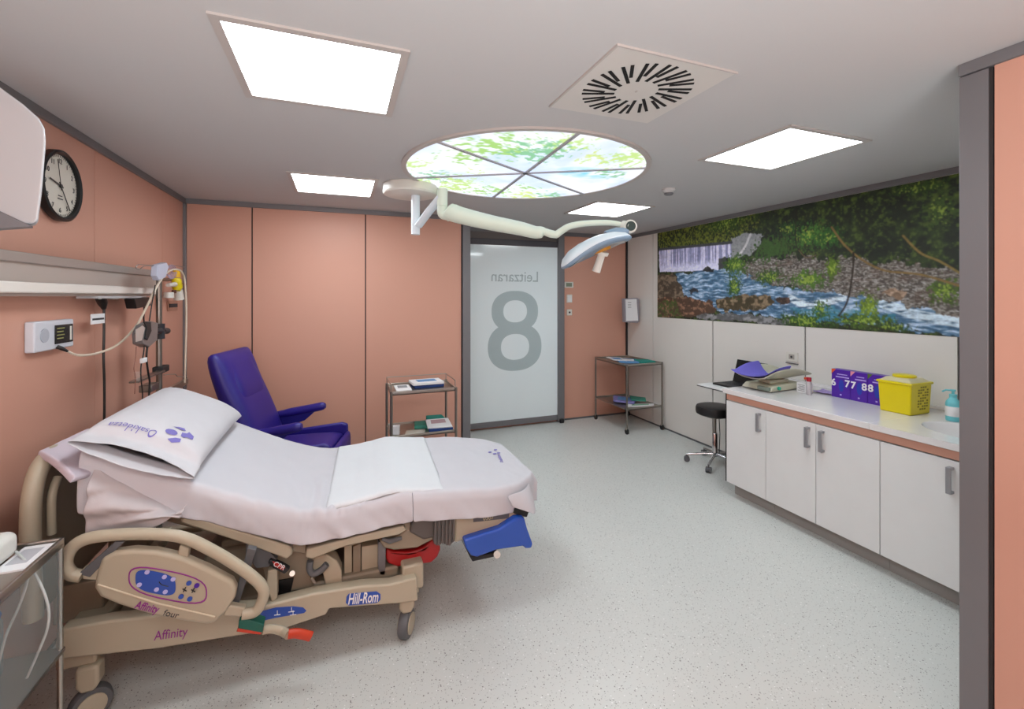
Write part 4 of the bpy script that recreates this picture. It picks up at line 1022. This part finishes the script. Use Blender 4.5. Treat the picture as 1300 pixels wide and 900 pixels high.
for k, (pts, lb) in enumerate([([aD(20, 700, 1.40), aD(30, 709, 1.38), aD(36, 722, 1.36), aD(34, 740, 1.35), aD(24, 770, 1.35), aD(8, 806, 1.35), aD(-5, 850, 1.35), aD(-30, 900, 1.36)], 'left white tube curling down from the white device'),
                              ([aD(21, 703, 1.41), aD(32, 712, 1.39), aD(44, 728, 1.375), aD(56, 752, 1.37), aD(62, 776, 1.37), aD(60, 798, 1.37), aD(52, 820, 1.37), aD(30, 870, 1.37)], 'right white tube curving down in front of the clear cart panel')]):
    tag(MB().tube(cr(pts, 8), .0036, 8).build('white_tube', mat('pale_tube', 'BFC4C2', .4)), lb, 'tube')
bx = thing('black_power_box', (-1.07, 1.55, .435), 'black box on the middle shelf inside the instrument cart', 'box')
MB().box(-1.16, -.98, 1.42, 1.66, .436, .58).build('case', BLACK, bx, bevel=.008)
gb = thing('grey_canister', (-1.05, 1.80, .435), 'grey canister with blue lid inside the instrument cart', 'canister')
MB().lathe((-1.02, 1.83, .436), [(.05, 0), (.055, .01), (.055, .16), (.045, .18)], 24).build('body', mat('canister_grey', '6F7676', .4), gb)
MB().lathe((-1.02, 1.83, .612), [(.05, 0), (.052, .01), (.045, .03)], 24).build('lid', BLUED, gb)

# ------------------------------------------------------------ recliner
rc = thing('recliner_chair', (-.24, 3.75, 0), 'purple-blue vinyl recliner armchair against the back wall behind the bed', 'armchair', rz=-math.radians(13))
def L(b, name, **k): return b.build(name, CHAIRM, rc, world=False, **k)
def slab(x0, z0, x1, z1, th, y0, y1, nx=10, ny=12, puff=.015, taper=0, curve=0):
    d = Vector((x1-x0, 0, z1-z0)); n_ = Vector((d.z, 0, -d.x)).normalized()
    if n_.x < 0: n_ = -n_
    G = []
    for side in (1, -1):
        g = []
        for i in range(nx+1):
            u = i/nx; row = []
            for j in range(ny+1):
                v = j/ny; yy = (y0+(y1-y0)*v)*(1-taper*u); e = (1-(2*u-1)**6)*(1-(2*v-1)**6)
                row.append(Vector((x0, yy, z0))+d*u+n_*(side*th/2*(.45+.55*e**.5)+(puff*math.sin(PI*min(1, u*1.4)) if side > 0 else 0)+curve*math.sin(PI*u)))
            g.append(row)
        G.append(g)
    b = MB(); b.grid(G[0]); b.grid(G[1]); T_, B_ = G
    def br(P_, Q_):
        for a, c in zip(range(len(P_)-1), range(len(P_)-1)): b.face([b.b.verts.new(p) for p in (P_[a], P_[a+1], Q_[a+1], Q_[a])])
    br(T_[0], B_[0]); br(T_[-1], B_[-1]); br([r[0] for r in T_], [r[0] for r in B_]); br([r[-1] for r in T_], [r[-1] for r in B_])
    bmesh.ops.remove_doubles(b.b, verts=b.b.verts, dist=.0005); return b
L(slab(-.27, .42, -.55, 1.20, .14, -.28, .28, puff=.02, taper=.0, curve=-.015), 'backrest', sub=1, ang=180)
L(slab(-.40, .72, -.545, 1.17, .045, -.20, .20, puff=.012).tube([(0, 0, 0), (0, 0, .001)], .001, 4) if False else slab(-.385, .80, -.50, 1.15, .07, -.205, .205, puff=.02), 'head_cushion', sub=1, ang=180)
L(slab(-.28, .44, .22, .46, .11, -.245, .245, puff=.0), 'seat', sub=1, ang=180)
L(slab(.235, .12, .255, .50, .07, -.25, .25, puff=.01), 'leg_rest', sub=1, ang=180)
for sgn in (-1, 1):
    MB().tube(cr([(-.34, sgn*.30, .625), (-.2, sgn*.30, .65), (-.05, sgn*.30, .675), (.06, sgn*.30, .695)], 5), [.03]*4+[.034]*10+[.03, .02], 14, sy=1).build('armrest', CHAIRM, rc, world=False)
    MB().prism([(-.36, sgn*.30-.015, .50), (-.10, sgn*.30-.015, .58), (-.02, sgn*.30-.015, .65), (-.34, sgn*.30-.015, .62)], (0, .03, 0)).build('arm_support', NAVY, rc, world=False, bevel=.006)
    MB().prism([(-.30, sgn*.27-.02, .36), (.21, sgn*.27-.02, .36), (.25, sgn*.27-.02, .40), (.245, sgn*.27-.02, .545), (.20, sgn*.27-.02, .56), (-.30, sgn*.27-.02, .50)], (0, .04, 0)).build('side_bolster', CHAIRM, rc, world=False, bevel=.015, seg=4)
    for x_ in (-.25, .18):
        lg = MB().cyl((x_, sgn*.24, .06), (x_, sgn*.24, .38), .014).build('leg', STEELD, rc, world=False)
        MB().cyl((x_-.012, sgn*.24, .035), (x_+.012, sgn*.24, .035), .035).build('caster', BLACKR, lg, world=False)
MB().box(-.27, .2, -.25, .25, .34, .38).build('seat_frame', STEELD, rc, world=False, bevel=.005)

# ------------------------------------------------------------ trolleys
def trolley(root, x0, x1, y0, y1, zt, zl, rail, lipz=.03):
    MB().box(x0, x1, y0, y1, zt-.03, zt-.02).box(x0, x1, y0, y0+.008, zt-.03, zt).box(x0, x1, y1-.008, y1, zt-.03, zt).box(x0, x0+.008, y0, y1, zt-.03, zt).box(x1-.008, x1, y0, y1, zt-.03, zt).build('top_shelf', STEEL, root, bevel=.002)
    MB().box(x0, x1, y0, y1, zl-.025, zl-.015).box(x0, x1, y0, y0+.008, zl-.025, zl).box(x0, x1, y1-.008, y1, zl-.025, zl).build('lower_shelf', STEEL, root, bevel=.002)
    for x_ in (x0, x1):
        for y_ in (y0, y1):
            lg = MB().cyl((x_, y_, .07), (x_, y_, zt+.002), .011, n=14).build('leg', STEELD, root)
            MB().lathe((x_-.012, y_, .032), [(.012, 0), (.031, .002), (.032, .006), (.032, .018), (.031, .022), (.012, .024)], 20, Matrix.Rotation(PI/2, 4, 'Y')).build('caster', BLACKR, lg)
            MB().box(x_-.015, x_+.015, y_-.01, y_+.01, .05, .075).build('caster_fork', STEEL, lg, bevel=.003)
    if rail:
        b = MB(); z2 = zt+.055
        b.tube([(x0, y0+.03, z2), (x0, y1, z2), (x1, y1, z2), (x1, y0+.03, z2)], .004, 6)
        for p in ((x0, y0+.03), (x0, y1), (x1, y1), (x1, y0+.03)): b.cyl((*p, zt-.01), (*p, z2), .004, n=8)
        b.build('guard_rail', STEEL, root)
t1 = thing('steel_trolley', (.65, 3.97, 0), 'steel two-shelf trolley with guard rail against the terracotta wall', 'trolley')
trolley(t1, .388, .925, 3.76, 4.15, .82, .46, True)
t2 = thing('steel_trolley', (3.35, 4.7, 0), 'steel two-shelf trolley in the right back corner beside the mural', 'trolley')
trolley(t2, 3.10, 3.60, 4.38, 5.06, .81, .30, False)
def packet(name, pts, z, th, m, label, cat='packet', m2=None, tilt=0, group=None):
    c = sum((Vector((p[0], p[1], 0)) for p in pts), Vector())/len(pts)
    root = thing(name, (c.x, c.y, z), label, cat, group)
    b = MB().prism([(p[0], p[1], z+(tilt*(i in (2, 3)))) for i, p in enumerate(pts)], (0, 0, th)); b.build('body', m, root, bevel=min(th*.3, .004), seg=2)
    if m2:
        q_ = [(c.x+(p[0]-c.x)*.62, c.y+(p[1]-c.y)*.55, z+th+.0004+(tilt*(i in (2, 3)))) for i, p in enumerate(pts)]
        MB().prism(q_, (0, 0, .0006)).build('print', m2, root)
    return root
def zq(pix, z): return [(aZ(*p, z).x, aZ(*p, z).y) for p in pix]
ztop = .80
packet('white_card', [(.44, 3.86), (.57, 3.86), (.56, 4.0), (.43, 4.0)], ztop, .008, PAPER, 'small white printed card at the left on the top shelf of the railed trolley', 'card', mat('grey_print', '8A8C90', .7), tilt=.02)
packet('tray_packet', [(.60, 3.92), (.86, 3.93), (.84, 4.09), (.585, 4.08)], ztop, .028, PAPERN, 'white and navy wrapped tray on the top shelf of the railed trolley', 'packet')
packet('wrap_packet', [(.585, 3.90), (.855, 3.91), (.84, 4.09), (.57, 4.08)], ztop+.029, .024, PAPER, 'white sterile packet on top of the navy tray on the railed trolley', 'packet', PAPERB)
packet('folded_paper', [(.50, 3.80), (.66, 3.79), (.69, 3.90), (.53, 3.92)], .46-.014, .004, mat('paper_cream', 'D2CFC2', .7), 'cream leaflet flat at the front of the lower shelf of the railed trolley', 'leaflet')
packet('teal_packet', [(.60, 3.93), (.78, 3.90), (.80, 4.05), (.62, 4.08)], .447, .03, GREENP, 'grey-green packet at the back of the lower shelf of the railed trolley', 'packet')
packet('teal_cloth', [(.72, 3.98), (.88, 3.97), (.87, 4.10), (.73, 4.11)], .447, .065, TEAL, 'crumpled dark teal cloth at the back right of the lower shelf of the railed trolley', 'cloth')
packet('navy_box', [(.70, 3.79), (.905, 3.78), (.905, 3.94), (.72, 3.95)], .447, .028, PAPERN, 'navy box at the front right of the lower shelf of the railed trolley', 'box')
packet('striped_envelope', [(.69, 3.80), (.90, 3.78), (.90, 3.95), (.70, 3.96)], .476, .010, PAPER, 'white envelope with pink stripes resting on the navy box', 'envelope', mat('pink_stripe', 'B89A9E', .7), tilt=.03)
packet('white_jar_wrap', [(.40, 3.83), (.46, 3.82), (.47, 3.88), (.41, 3.89)], .447, .07, PAPER, 'upright white wrapped item at the left of the lower shelf of the railed trolley', 'packet')
zt = .79
packet('blue_packet', [(3.16, 4.62), (3.36, 4.50), (3.50, 4.72), (3.28, 4.92)], zt, .02, PAPERB, 'blue and white packet on the top shelf of the corner trolley', 'packet', PAPER)
packet('white_packet', [(3.13, 4.70), (3.26, 4.60), (3.34, 4.86), (3.2, 4.98)], zt+.021, .008, PAPER, 'white packet lying over the blue packet on the corner trolley', 'packet', PAPERB)
packet('green_cloth', [(3.34, 4.42), (3.54, 4.42), (3.56, 4.60), (3.40, 4.66)], zt, .03, TEAL, 'folded teal cloth at the front of the top shelf of the corner trolley', 'cloth')
zl = .285
packet('lilac_packet', [(3.14, 4.72), (3.30, 4.52), (3.48, 4.70), (3.30, 4.96)], zl+.014, .022, mat('lilac_card', '7F7BB8', .6), 'lilac and blue packet on the lower shelf of the corner trolley', 'packet', PAPERB)
packet('green_packet', [(3.32, 4.60), (3.46, 4.50), (3.56, 4.64), (3.44, 4.80)], zl+.037, .015, GREENP, 'dark green packet lying over the lilac packet on the corner trolley', 'packet')
packet('long_white_packet', [(3.16, 4.48), (3.50, 4.40), (3.56, 4.48), (3.24, 4.58)], zl, .012, PAPER, 'long white packet with green print, front of the corner trolley lower shelf', 'packet', mat('pale_green_print', '7FA88C', .7))

# ------------------------------------------------------------ switches, holder on walls
def wallsw(name, px, py, w_, h_, label, cat, inner):
    c = aY(px, py, YR-.001); r = thing(name, (c.x, YR, c.z), label, cat)
    MB().box(c.x-w_/2, c.x+w_/2, YR-.014, YR, c.z-h_/2, c.z+h_/2).build('plate', CREAM, r, bevel=.003)
    inner(r, c)
wallsw('thermostat', 722, 361.5, .125, .075, 'small thermostat with grey screen beside the door', 'thermostat', lambda r, c: MB().box(c.x-.045, c.x+.04, YR-.016, YR-.014, c.z-.024, c.z+.024).build('screen', mat('lcd_green', '7C8472', .3), r))
wallsw('light_switch', 722.5, 379, .078, .105, 'white rocker light switch below the thermostat', 'light switch', lambda r, c: MB().box(c.x-.03, c.x+.03, YR-.019, YR-.014, c.z-.042, c.z+.042).build('rocker', WHITE, r, bevel=.004))
wallsw('key_switch', 722.5, 396.5, .072, .078, 'square white plate with round dark button, lowest beside the door', 'switch', lambda r, c: MB().cyl((c.x, YR-.018, c.z), (c.x, YR-.013, c.z), .013).build('button', INK, r))
dh = thing('document_holder', (XR-.06, 4.87, 1.41), 'grey plastic document holder with paper in the back right corner', 'document holder')
q = [aY(*p, 4.84) for p in [(792, 379), (809, 378), (812, 380), (812, 408), (810, 410), (793, 409)]]
MB().prism(q, (0, .05, 0)).build('tray', mat('holder_grey', '8C8890', .4), dh, bevel=.003)
q = [aY(*p, 4.838) for p in [(794, 380), (808, 379.5), (810, 407), (795, 407.5)]]
pr = MB().prism(q, (0, -.002, 0)).build('paper', PAPER, dh)
b = MB()
for k in range(3): a_ = aY(797, 384+3*k, 4.8355); b.box(a_.x, a_.x+.05, 4.833, 4.8355, a_.z-.004, a_.z+.004)
b.build('print', mat('grey_print', '8A8C90', .7), dh)
MB().box(XR-.08, XR-.001, 4.89, 4.93, 1.36, 1.44).build('bracket', GREYM, dh)
# socket on right wall
c = aX(1006, 453, XR); ws = thing('wall_socket', (XR, c.y, c.z), 'white wall socket above the worktop behind the baby scale', 'socket')
MB().box(XR-.01, XR, c.y-.055, c.y+.055, c.z-.04, c.z+.04).build('plate', CREAM, ws, bevel=.003)
MB().box(XR-.012, XR-.01, c.y-.025, c.y+.025, c.z-.02, c.z+.022).build('insert', mat('insert_grey', 'A6A199', .5), ws)
MB().cyl((XR-.013, c.y, c.z), (XR-.01, c.y, c.z), .01).build('pin', INK, ws)
MB().box(XR-.012, XR, c.y-.055, c.y+.055, c.z-.06, c.z-.052).build('label_strip', GREYM, ws)

# ------------------------------------------------------------ cabinets and worktop
CX = 2.90; ys = [2.757, 2.400, 2.030, 1.657, 1.285, .925]
units = [(0, 1, [(0, 'right')], 'white base cabinet with one door at the stool end of the row'), (1, 3, [(1, 'right'), (2, 'left')], 'white double-door base cabinet under the purple boxes'), (3, 5, [(3, 'right'), (4, 'left')], 'white base cabinet under the sink beside the grey corner profile')]
for a_, c_, doors, lb in units:
    y1_, y0_ = ys[a_], ys[c_]
    cu_ = thing('base_cabinet', (3.28, (y0_+y1_)/2, 0), lb, 'cabinet', 'base cabinets under the worktop')
    MB().box(CX+.02, XR-.003, y0_+.001, y1_-.001, .113, .77 if a_ < 3 else .752).build('body', mat('cabinet_body', 'C4C3C4', .5), cu_)
    MB().box(CX+.09, XR-.02, y0_+.001, y1_-.001, 0, .113).build('plinth', mat('plinth_grey', '9A9793', .6), cu_)
    for k, side in doors:
        dy1, dy0 = ys[k]-.002, ys[k+1]+.002
        d = MB().box(CX, CX+.019, dy0, dy1, .113, .765).build('door', CABW, cu_, bevel=.0015)
        hy_ = dy0+.045 if side == 'right' else dy1-.045
        b = MB(); b.box(CX-.034, CX-.024, hy_-.011, hy_+.011, .60, .735).box(CX-.026, CX, hy_-.011, hy_+.011, .60, .614).box(CX-.026, CX, hy_-.011, hy_+.011, .721, .735)
        b.build('handle', mat('satin_handle', 'A2A2A6', .35, .6), d, bevel=.002)
fs_ = MB().box(CX+.004, CX+.02, ys[-1], ys[0], .772, .822).build('fascia_strip', TERRA); tag(fs_, 'terracotta strip running between the worktop and cabinet doors', 'fascia strip')
ep = MB().box(CX, XR-.003, ys[0]+.001, ys[0]+.008, .113, .820).build('gap_shade_strip', BLACKR); tag(ep, 'thin dark strip standing for the gap shade at the stool end of the cabinets', 'shade strip')  # dark strip added as the shade in the gap beside the cabinets
# worktop with oval basin
wtp = thing('worktop', (3.27, 1.85, .86), 'white worktop with an oval sink on the cabinets', 'worktop')
scx, scy, srx, sry = 3.215, 1.33, .20, .27
def wt_mesh():
    n = 48; x0, x1, y0, y1 = 2.88, XR-.001, YN+.004, 2.775; z = .86
    b = MB(); rim = []; out_ = []
    for k in range(n):
        a = 2*PI*k/n; c, s_ = math.cos(a), math.sin(a); rim.append((scx+srx*c, scy+sry*s_))
        t_ = min(((x1-scx)/c if c > 0 else (x0-scx)/c) if abs(c) > 1e-6 else 9, ((1.7-scy)/s_ if s_ > 0 else (y0-scy)/s_) if abs(s_) > 1e-6 else 9)
        out_.append((scx+c*t_, scy+s_*t_))
    # corners snapped
    cor = [(x1, 1.7), (x0, 1.7), (x0, y0), (x1, y0)]
    for cx_, cy_ in cor:
        k = min(range(n), key=lambda q: (out_[q][0]-cx_)**2+(out_[q][1]-cy_)**2); out_[k] = (cx_, cy_)
    R = [b.b.verts.new((*p, z)) for p in rim]; O = [b.b.verts.new((*p, z)) for p in out_]
    for k in range(n): b.face([R[k], R[(k+1) % n], O[(k+1) % n], O[k]])
    for k in range(n):
        pass
    rings = [R]
    for f, dz_ in ((.98, -.006), (.93, -.04), (.82, -.075), (.55, -.095), (.1, -.1)):
        rings.append([b.b.verts.new((scx+srx*f*math.cos(2*PI*k/n), scy+sry*f*math.sin(2*PI*k/n), z+dz_)) for k in range(n)])
    for p, q in zip(rings, rings[1:]):
        for k in range(n): b.face([p[k], q[k], q[(k+1) % n], p[(k+1) % n]])
    b.face(rings[-1])
    return b
wt_mesh().build('basin', WTOP, wtp)
b = MB(); b.box(2.88, XR-.001, 1.70, 2.775, .822, .86); b.box(2.88, 2.90, YN+.004, 1.70, .822, .8595); b.build('slab', WTOP, wtp, bevel=.003)
MB().box(XR-.012, XR-.001, YN+.004, 2.775, .86, .885).build('upstand', WTOP, wtp, bevel=.002)
MB().tube(cr([(3.52, 1.20, .86), (3.52, 1.20, 1.0), (3.46, 1.22, 1.05), (3.36, 1.26, 1.0)], 6), .012, 12).build('tap', CHROME, wtp)

# ------------------------------------------------------------ things on the worktop
ZW = .8602
# baby scale
sc_ = thing('baby_scale', (3.27, 2.63, ZW), 'cream baby scale with curved tray at the left end of the worktop', 'scale')
SM = mat('scale_cream', 'C4C2AE', .45)
MB().hexa([(3.06, 2.49, ZW+.006), (3.44, 2.52, ZW+.006), (3.44, 2.75, ZW+.006), (3.06, 2.76, ZW+.006), (3.10, 2.50, ZW+.045), (3.43, 2.53, ZW+.055), (3.43, 2.74, ZW+.055), (3.10, 2.75, ZW+.045)]).build('base', SM, sc_, bevel=.008)
for x_, y_ in ((3.1, 2.52), (3.4, 2.55), (3.1, 2.72), (3.4, 2.72)): MB().cyl((x_, y_, ZW), (x_, y_, ZW+.008), .012).build('foot', BLACKR, sc_)
MB().box(3.16, 3.36, 2.57, 2.68, ZW+.05, ZW+.075).build('neck', SM, sc_, bevel=.005)
G = []
for i in range(25):
    u = i/24*2-1; row = []
    for j in range(13):
        v = j/12*2-1
        row.append(Vector((3.26+v*.25, 2.63+u*.14, ZW+.078+.095*abs(u)**2.4*(1-.75*v*v)+.02*v*v)))
    G.append(row)
MB().grid(G).build('tray', SM, sc_, solid=.008, ang=60)
b = MB()
MB().box(3.052, 3.075, 2.50, 2.60, ZW+.012, ZW+.04).build('display', mat('scale_display', '7C8A80', .3), sc_, bevel=.002)
MB().cyl((3.15, 2.495, ZW+.03), (3.15, 2.483, ZW+.03), .014).build('green_dot', mat('green_dot', '1FA88A', .4), sc_)
MB().cyl((3.28, 2.38, ZW+.118), (3.30, 2.375, ZW+.12), .009).build('red_dot', mat('red_dot', 'D2562E', .4), sc_)
G = []
for i in range(21):
    u = i/20*2-1; row = []
    for j in range(15):
        v = j/14*2-1
        X_ = 3.12+v*.16; Y_ = 2.63+u*.147; V_ = (X_-3.26)/.25; U_ = (Y_-2.63)/.14; zz = ZW+.088+.095*abs(U_)**2.4*(1-.75*min(1, V_*V_))+.02*min(1.3, V_*V_)
        row.append(Vector((X_, Y_, zz+.006+.006*N1(u*3, v*3, 90))))
    G.append(row)
tag(MB().grid(G).build('violet_cloth', VIOL, None, solid=.004, sub=1, ang=180), 'violet cloth lining the tray of the baby scale', 'cloth')
bx = thing('white_carton', (3.33, 2.42, ZW), 'small white printed carton right of the baby scale', 'box')
MB().box(3.30, 3.38, 2.385, 2.46, ZW, ZW+.075).build('carton', PAPER, bx, bevel=.002)
b = MB()
for k in range(5): b.box(3.299, 3.30, 2.395, 2.45-.01*(k % 2), ZW+.058-k*.011, ZW+.062-k*.011)
b.build('print', mat('grey_print', '8A8C90', .7), bx)
vb = thing('sample_tube', (3.29, 2.35, ZW), 'clear sample bottle with red cap beside the white carton', 'bottle')
MB().lathe((3.29, 2.355, ZW), [(.016, 0), (.018, .004), (.018, .09), (.013, .1)], 20).build('bottle', mat('bottle_clear', 'CFC8CC', .15, alpha=.75), vb)
MB().lathe((3.29, 2.355, ZW+.1), [(.016, 0), (.017, .003), (.017, .028), (.014, .03)], 20).build('cap', mat('deep_red', 'A8142A', .4), vb)
G = []
for i in range(15):
    row = []
    for j in range(12): u, v = i/14, j/11; row.append(Vector((3.40+.13*u, 2.27+.15*v, ZW+.006+.016*abs(N1(u*4, v*4, 95))*2)))
    G.append(row)
tag(MB().grid(G).build('lilac_wrap', mat('lilac_wrap', 'A08CC4', .6), None, solid=.003, sub=1, ang=180), 'crumpled lilac wrapping beside the purple boxes', 'wrapper')
bys = [2.262, 2.130, 2.018, 1.906]
nums = [('6', 'leftmost of the three purple boxes, with orange corner and a 6', '6', None), ('7', 'middle purple box with pink corner and 7s', '7', '7'), ('8', 'rightmost purple box with 8s, partly behind the yellow bin', '8', '8')]
for k in range(3):
    y1_, y0_ = bys[k]-.001, bys[k+1]+.001; X0 = 3.40
    r = thing('purple_box', (X0+.03, (y0_+y1_)/2, ZW), nums[k][1] + ' on the worktop', 'box', 'purple numbered boxes')
    MB().box(X0, X0+.065, y0_, y1_, ZW, ZW+.205).build('carton', PURP, r, bevel=.001)
    X = X0-.0006
    # on this face a viewer's left is +Y
    col_ = [mat('corner_orange', 'D2502A', .5), mat('corner_pink', 'E08FA0', .5), mat('corner_green', '556B2F', .5)][k]
    MB().prism([(X, y1_, ZW+.205), (X, y1_-.032, ZW+.205), (X, y1_, ZW+.168)], (-.0008, 0, 0)).build('corner', col_, r)
    FR = lambda y_, z_: frame((X, y_, ZW+z_), (0, -1, 0), (0, 0, 1))
    if k == 0: text('6', .068, FR(y1_-.014, .105), 'number', PAPER, r, bold=.0018); text('7', .068, FR(y0_+.020, .108), 'number', PAPER, r, bold=.0018)
    else:
        dg_ = '7' if k == 1 else '8'; text(dg_, .068, FR(y1_-.018, .106), 'number', PAPER, r, bold=.0018)
        text('8', .068, FR(y0_+(.02), .106), 'number', PAPER, r, bold=.0018) if k == 1 else None
        if k == 2: pass
    for q0, q1, z0, z1 in ((y0_+.02, y1_-.04, .168, .174), (y0_+.008, y1_-.03, .148, .156), ((y0_+y1_)/2-.006, (y0_+y1_)/2+.006, .018, .028)):
        MB().box(X-.0006, X, q0, q1, ZW+z0, ZW+z1).build('print_line', mat('lavender_print', 'B9A4E6', .6), r)
    cy_ = (y0_+y1_)/2-.004
    b = MB(); b.prism([(X, cy_+.018*math.cos(a), ZW+.09+.045*math.sin(a)) for a in [2*PI*j/20 for j in range(20)]], (-.0004, 0, 0)).build('figure_print', mat('blue_print', '2438A8', .6), r)
# yellow sharps container
yb = thing('sharps_container', (3.40, 1.79, ZW), 'yellow sharps container with clear lid beside the purple boxes', 'waste container')
def frust(b, x0, x1, y0, y1, z0, z1, e):
    b.hexa([(x0+e, y0+e, z0), (x1-e, y0+e, z0), (x1-e, y1-e, z0), (x0+e, y1-e, z0), (x0, y0, z1), (x1, y0, z1), (x1, y1, z1), (x0, y1, z1)]); return b
bx0, bx1, by0, by1 = 3.275, 3.49, 1.70, 1.885
frust(MB(), bx0, bx1, by0, by1, ZW, ZW+.195, .008).build('body', YEL, yb, bevel=.008, seg=3)
MB().box(bx0-.006, bx1+.006, by0-.006, by1+.006, ZW+.185, ZW+.20).build('rim', YEL, yb, bevel=.004)
LID = mat('smoky_lid', 'CFC6A0', .3)
frust(MB(), bx0+.035, bx1-.035, by0+.03, by1-.03, ZW+.199, ZW+.222, -.026).build('lid', LID, yb, bevel=.004)
MB().lathe(((bx0+bx1)/2, (by0+by1)/2, ZW+.22), [(.058, 0), (.06, .004), (.06, .014), (.054, .018)], 28).build('cap', YEL, yb)
b = MB()
for k in range(9):
    for j in range(5):
        if (k*5+j*3) % 4: b.box(bx0+.075+j*.022, bx0+.075+j*.022+.016, by0-.0012+(.195-(.03+k*.017))*.041, by0+.02, ZW+.03+k*.017, ZW+.030+k*.017+.010)
b.build('warning_print', mat('olive_print', '8A7E10', .6), yb)
# soap bottle
sp = thing('soap_dispenser', (3.40, 1.555, ZW), 'aqua pump soap bottle behind the sink', 'soap bottle')
MB().lathe((3.40, 1.555, ZW), [(.030, 0), (.034, .004), (.035, .10), (.032, .115), (.018, .135), (.016, .14)], 28).build('bottle', AQUA, sp)
MB().lathe((3.40, 1.555, ZW), [(.0355, .03), (.0362, .032), (.0362, .085), (.0355, .087)], 28).build('label', PAPER, sp)
MB().lathe((3.40, 1.555, ZW+.14), [(.018, 0), (.018, .018), (.007, .02), (.007, .035), (.012, .037), (.012, .045)], 20).build('pump', AQUA, sp)
MB().tube([(3.40, 1.555, ZW+.18), (3.37, 1.575, ZW+.182), (3.355, 1.585, ZW+.172)], .005, 8).build('nozzle', AQUA, sp)

# ------------------------------------------------------------ side table, laptop, stool
tb = thing('side_table', (3.36, 3.05, 0), 'thin white side table on black legs between cabinets and stool', 'table')
tz = .79
MB().box(3.085, 3.63, 2.79, 3.27, tz-.016, tz-.004).box(3.085, 3.63, 2.79, 3.27, tz-.004, tz).build('tabletop', WHITE, tb, bevel=.002)
MB().box(3.083, 3.632, 2.789, 3.272, tz-.018, tz-.010).build('dark_edge', BLACK, tb)
for y_ in (2.83, 3.0):
    b = MB(); b.tube([(3.2, y_, tz-.018), (3.50, y_, .03)], .009, 8).tube([(3.50, y_, tz-.018), (3.30, y_, .36), (3.52, y_, .03)], .007, 8); b.build('cross_leg', mat('dark_tube', '3A3632', .4, .5), tb)
MB().tube([(3.51, 2.81, .012), (3.51, 3.02, .012)], .012, 8).build('foot_bar', BLACK, tb)
lp = thing('laptop', (3.35, 3.05, tz), 'open black laptop on the thin side table left of the baby scale', 'laptop')
lz = tz+.001
p0 = aZ(897, 483, lz+.01); p1 = aZ(909, 490.5, lz+.01); 
kx0, kx1, ky0, ky1 = 3.20, 3.44, 2.88, 3.20
MB().box(kx0, kx1, ky0, ky1, lz, lz+.016).build('base', BLACK, lp, bevel=.003)
b = MB()
for i in range(5):
    for j in range(12): b.box(kx0+.085+i*.026, kx0+.105+i*.026, ky0+.015+j*.0245, ky0+.034+j*.0245, lz+.016, lz+.018)
b.build('keys', mat('key_grey', '2C2C30', .5), lp)
MB().box(kx0+.02, kx0+.07, ky0+.11, ky0+.21, lz+.016, lz+.0165).build('touchpad', INK, lp)
sx0 = kx1+.002
MB().hexa([(sx0, ky0, lz+.012), (sx0+.008, ky0, lz+.012), (sx0+.008, ky1, lz+.012), (sx0, ky1, lz+.012), (sx0+.06, ky0, lz+.215), (sx0+.067, ky0, lz+.213), (sx0+.067, ky1, lz+.213), (sx0+.06, ky1, lz+.215)]).build('screen', mat('screen_black', '0A0A0C', .25), lp, bevel=.002)

stl = thing('swivel_stool', (3.33, 3.30, 0), 'round black swivel stool on chrome base by the side table', 'stool')
o = Vector((3.33, 3.30, 0))
MB().lathe(o+Vector((0, 0, .475)), [(.15, 0), (.168, .01), (.172, .03), (.172, .06), (.165, .078), (.14, .086), (.05, .088)], 40).build('seat', mat('black_vinyl', '161517', .45), stl)
MB().cyl(o+Vector((0, 0, .455)), o+Vector((0, 0, .475)), .09, n=24).build('seat_plate', STEELD, stl)
MB().cyl(o+Vector((0, 0, .3)), o+Vector((0, 0, .46)), .012).build('gas_lift', STEELD, stl)
MB().tube([o+Vector((0, 0, .08)), o+Vector((0, 0, .29)), o+Vector((0, 0, .3))], [.026, .024, .018], 20).build('column', CHROME, stl)
for k in range(5):
    a = 2*PI*k/5+2.45; e = o+Vector((.25*math.cos(a), .25*math.sin(a), .068)); lg = MB().tube([o+Vector((0, 0, .10)), o+Vector((.1*math.cos(a), .1*math.sin(a), .095)), e], [.018, .015, .011], 10).build('leg', CHROME, stl)
    tv = Vector((-math.sin(a), math.cos(a), 0)); w0 = Vector((e.x, e.y, .027))
    MB().cyl(w0-tv*.022, w0-tv*.006, .027).cyl(w0+tv*.006, w0+tv*.022, .027).cyl(w0-tv*.006, w0+tv*.006, .02).cyl((e.x, e.y, .03), (e.x, e.y, .07), .007).build('caster', mat('caster_grey', '55565A', .4), lg)
MB().tube([o+Vector((.03, -.02, .09)), o+Vector((.035, -.025, .3)), o+Vector((.03, -.02, .44))], .004, 6).build('lever', BLACK, stl)
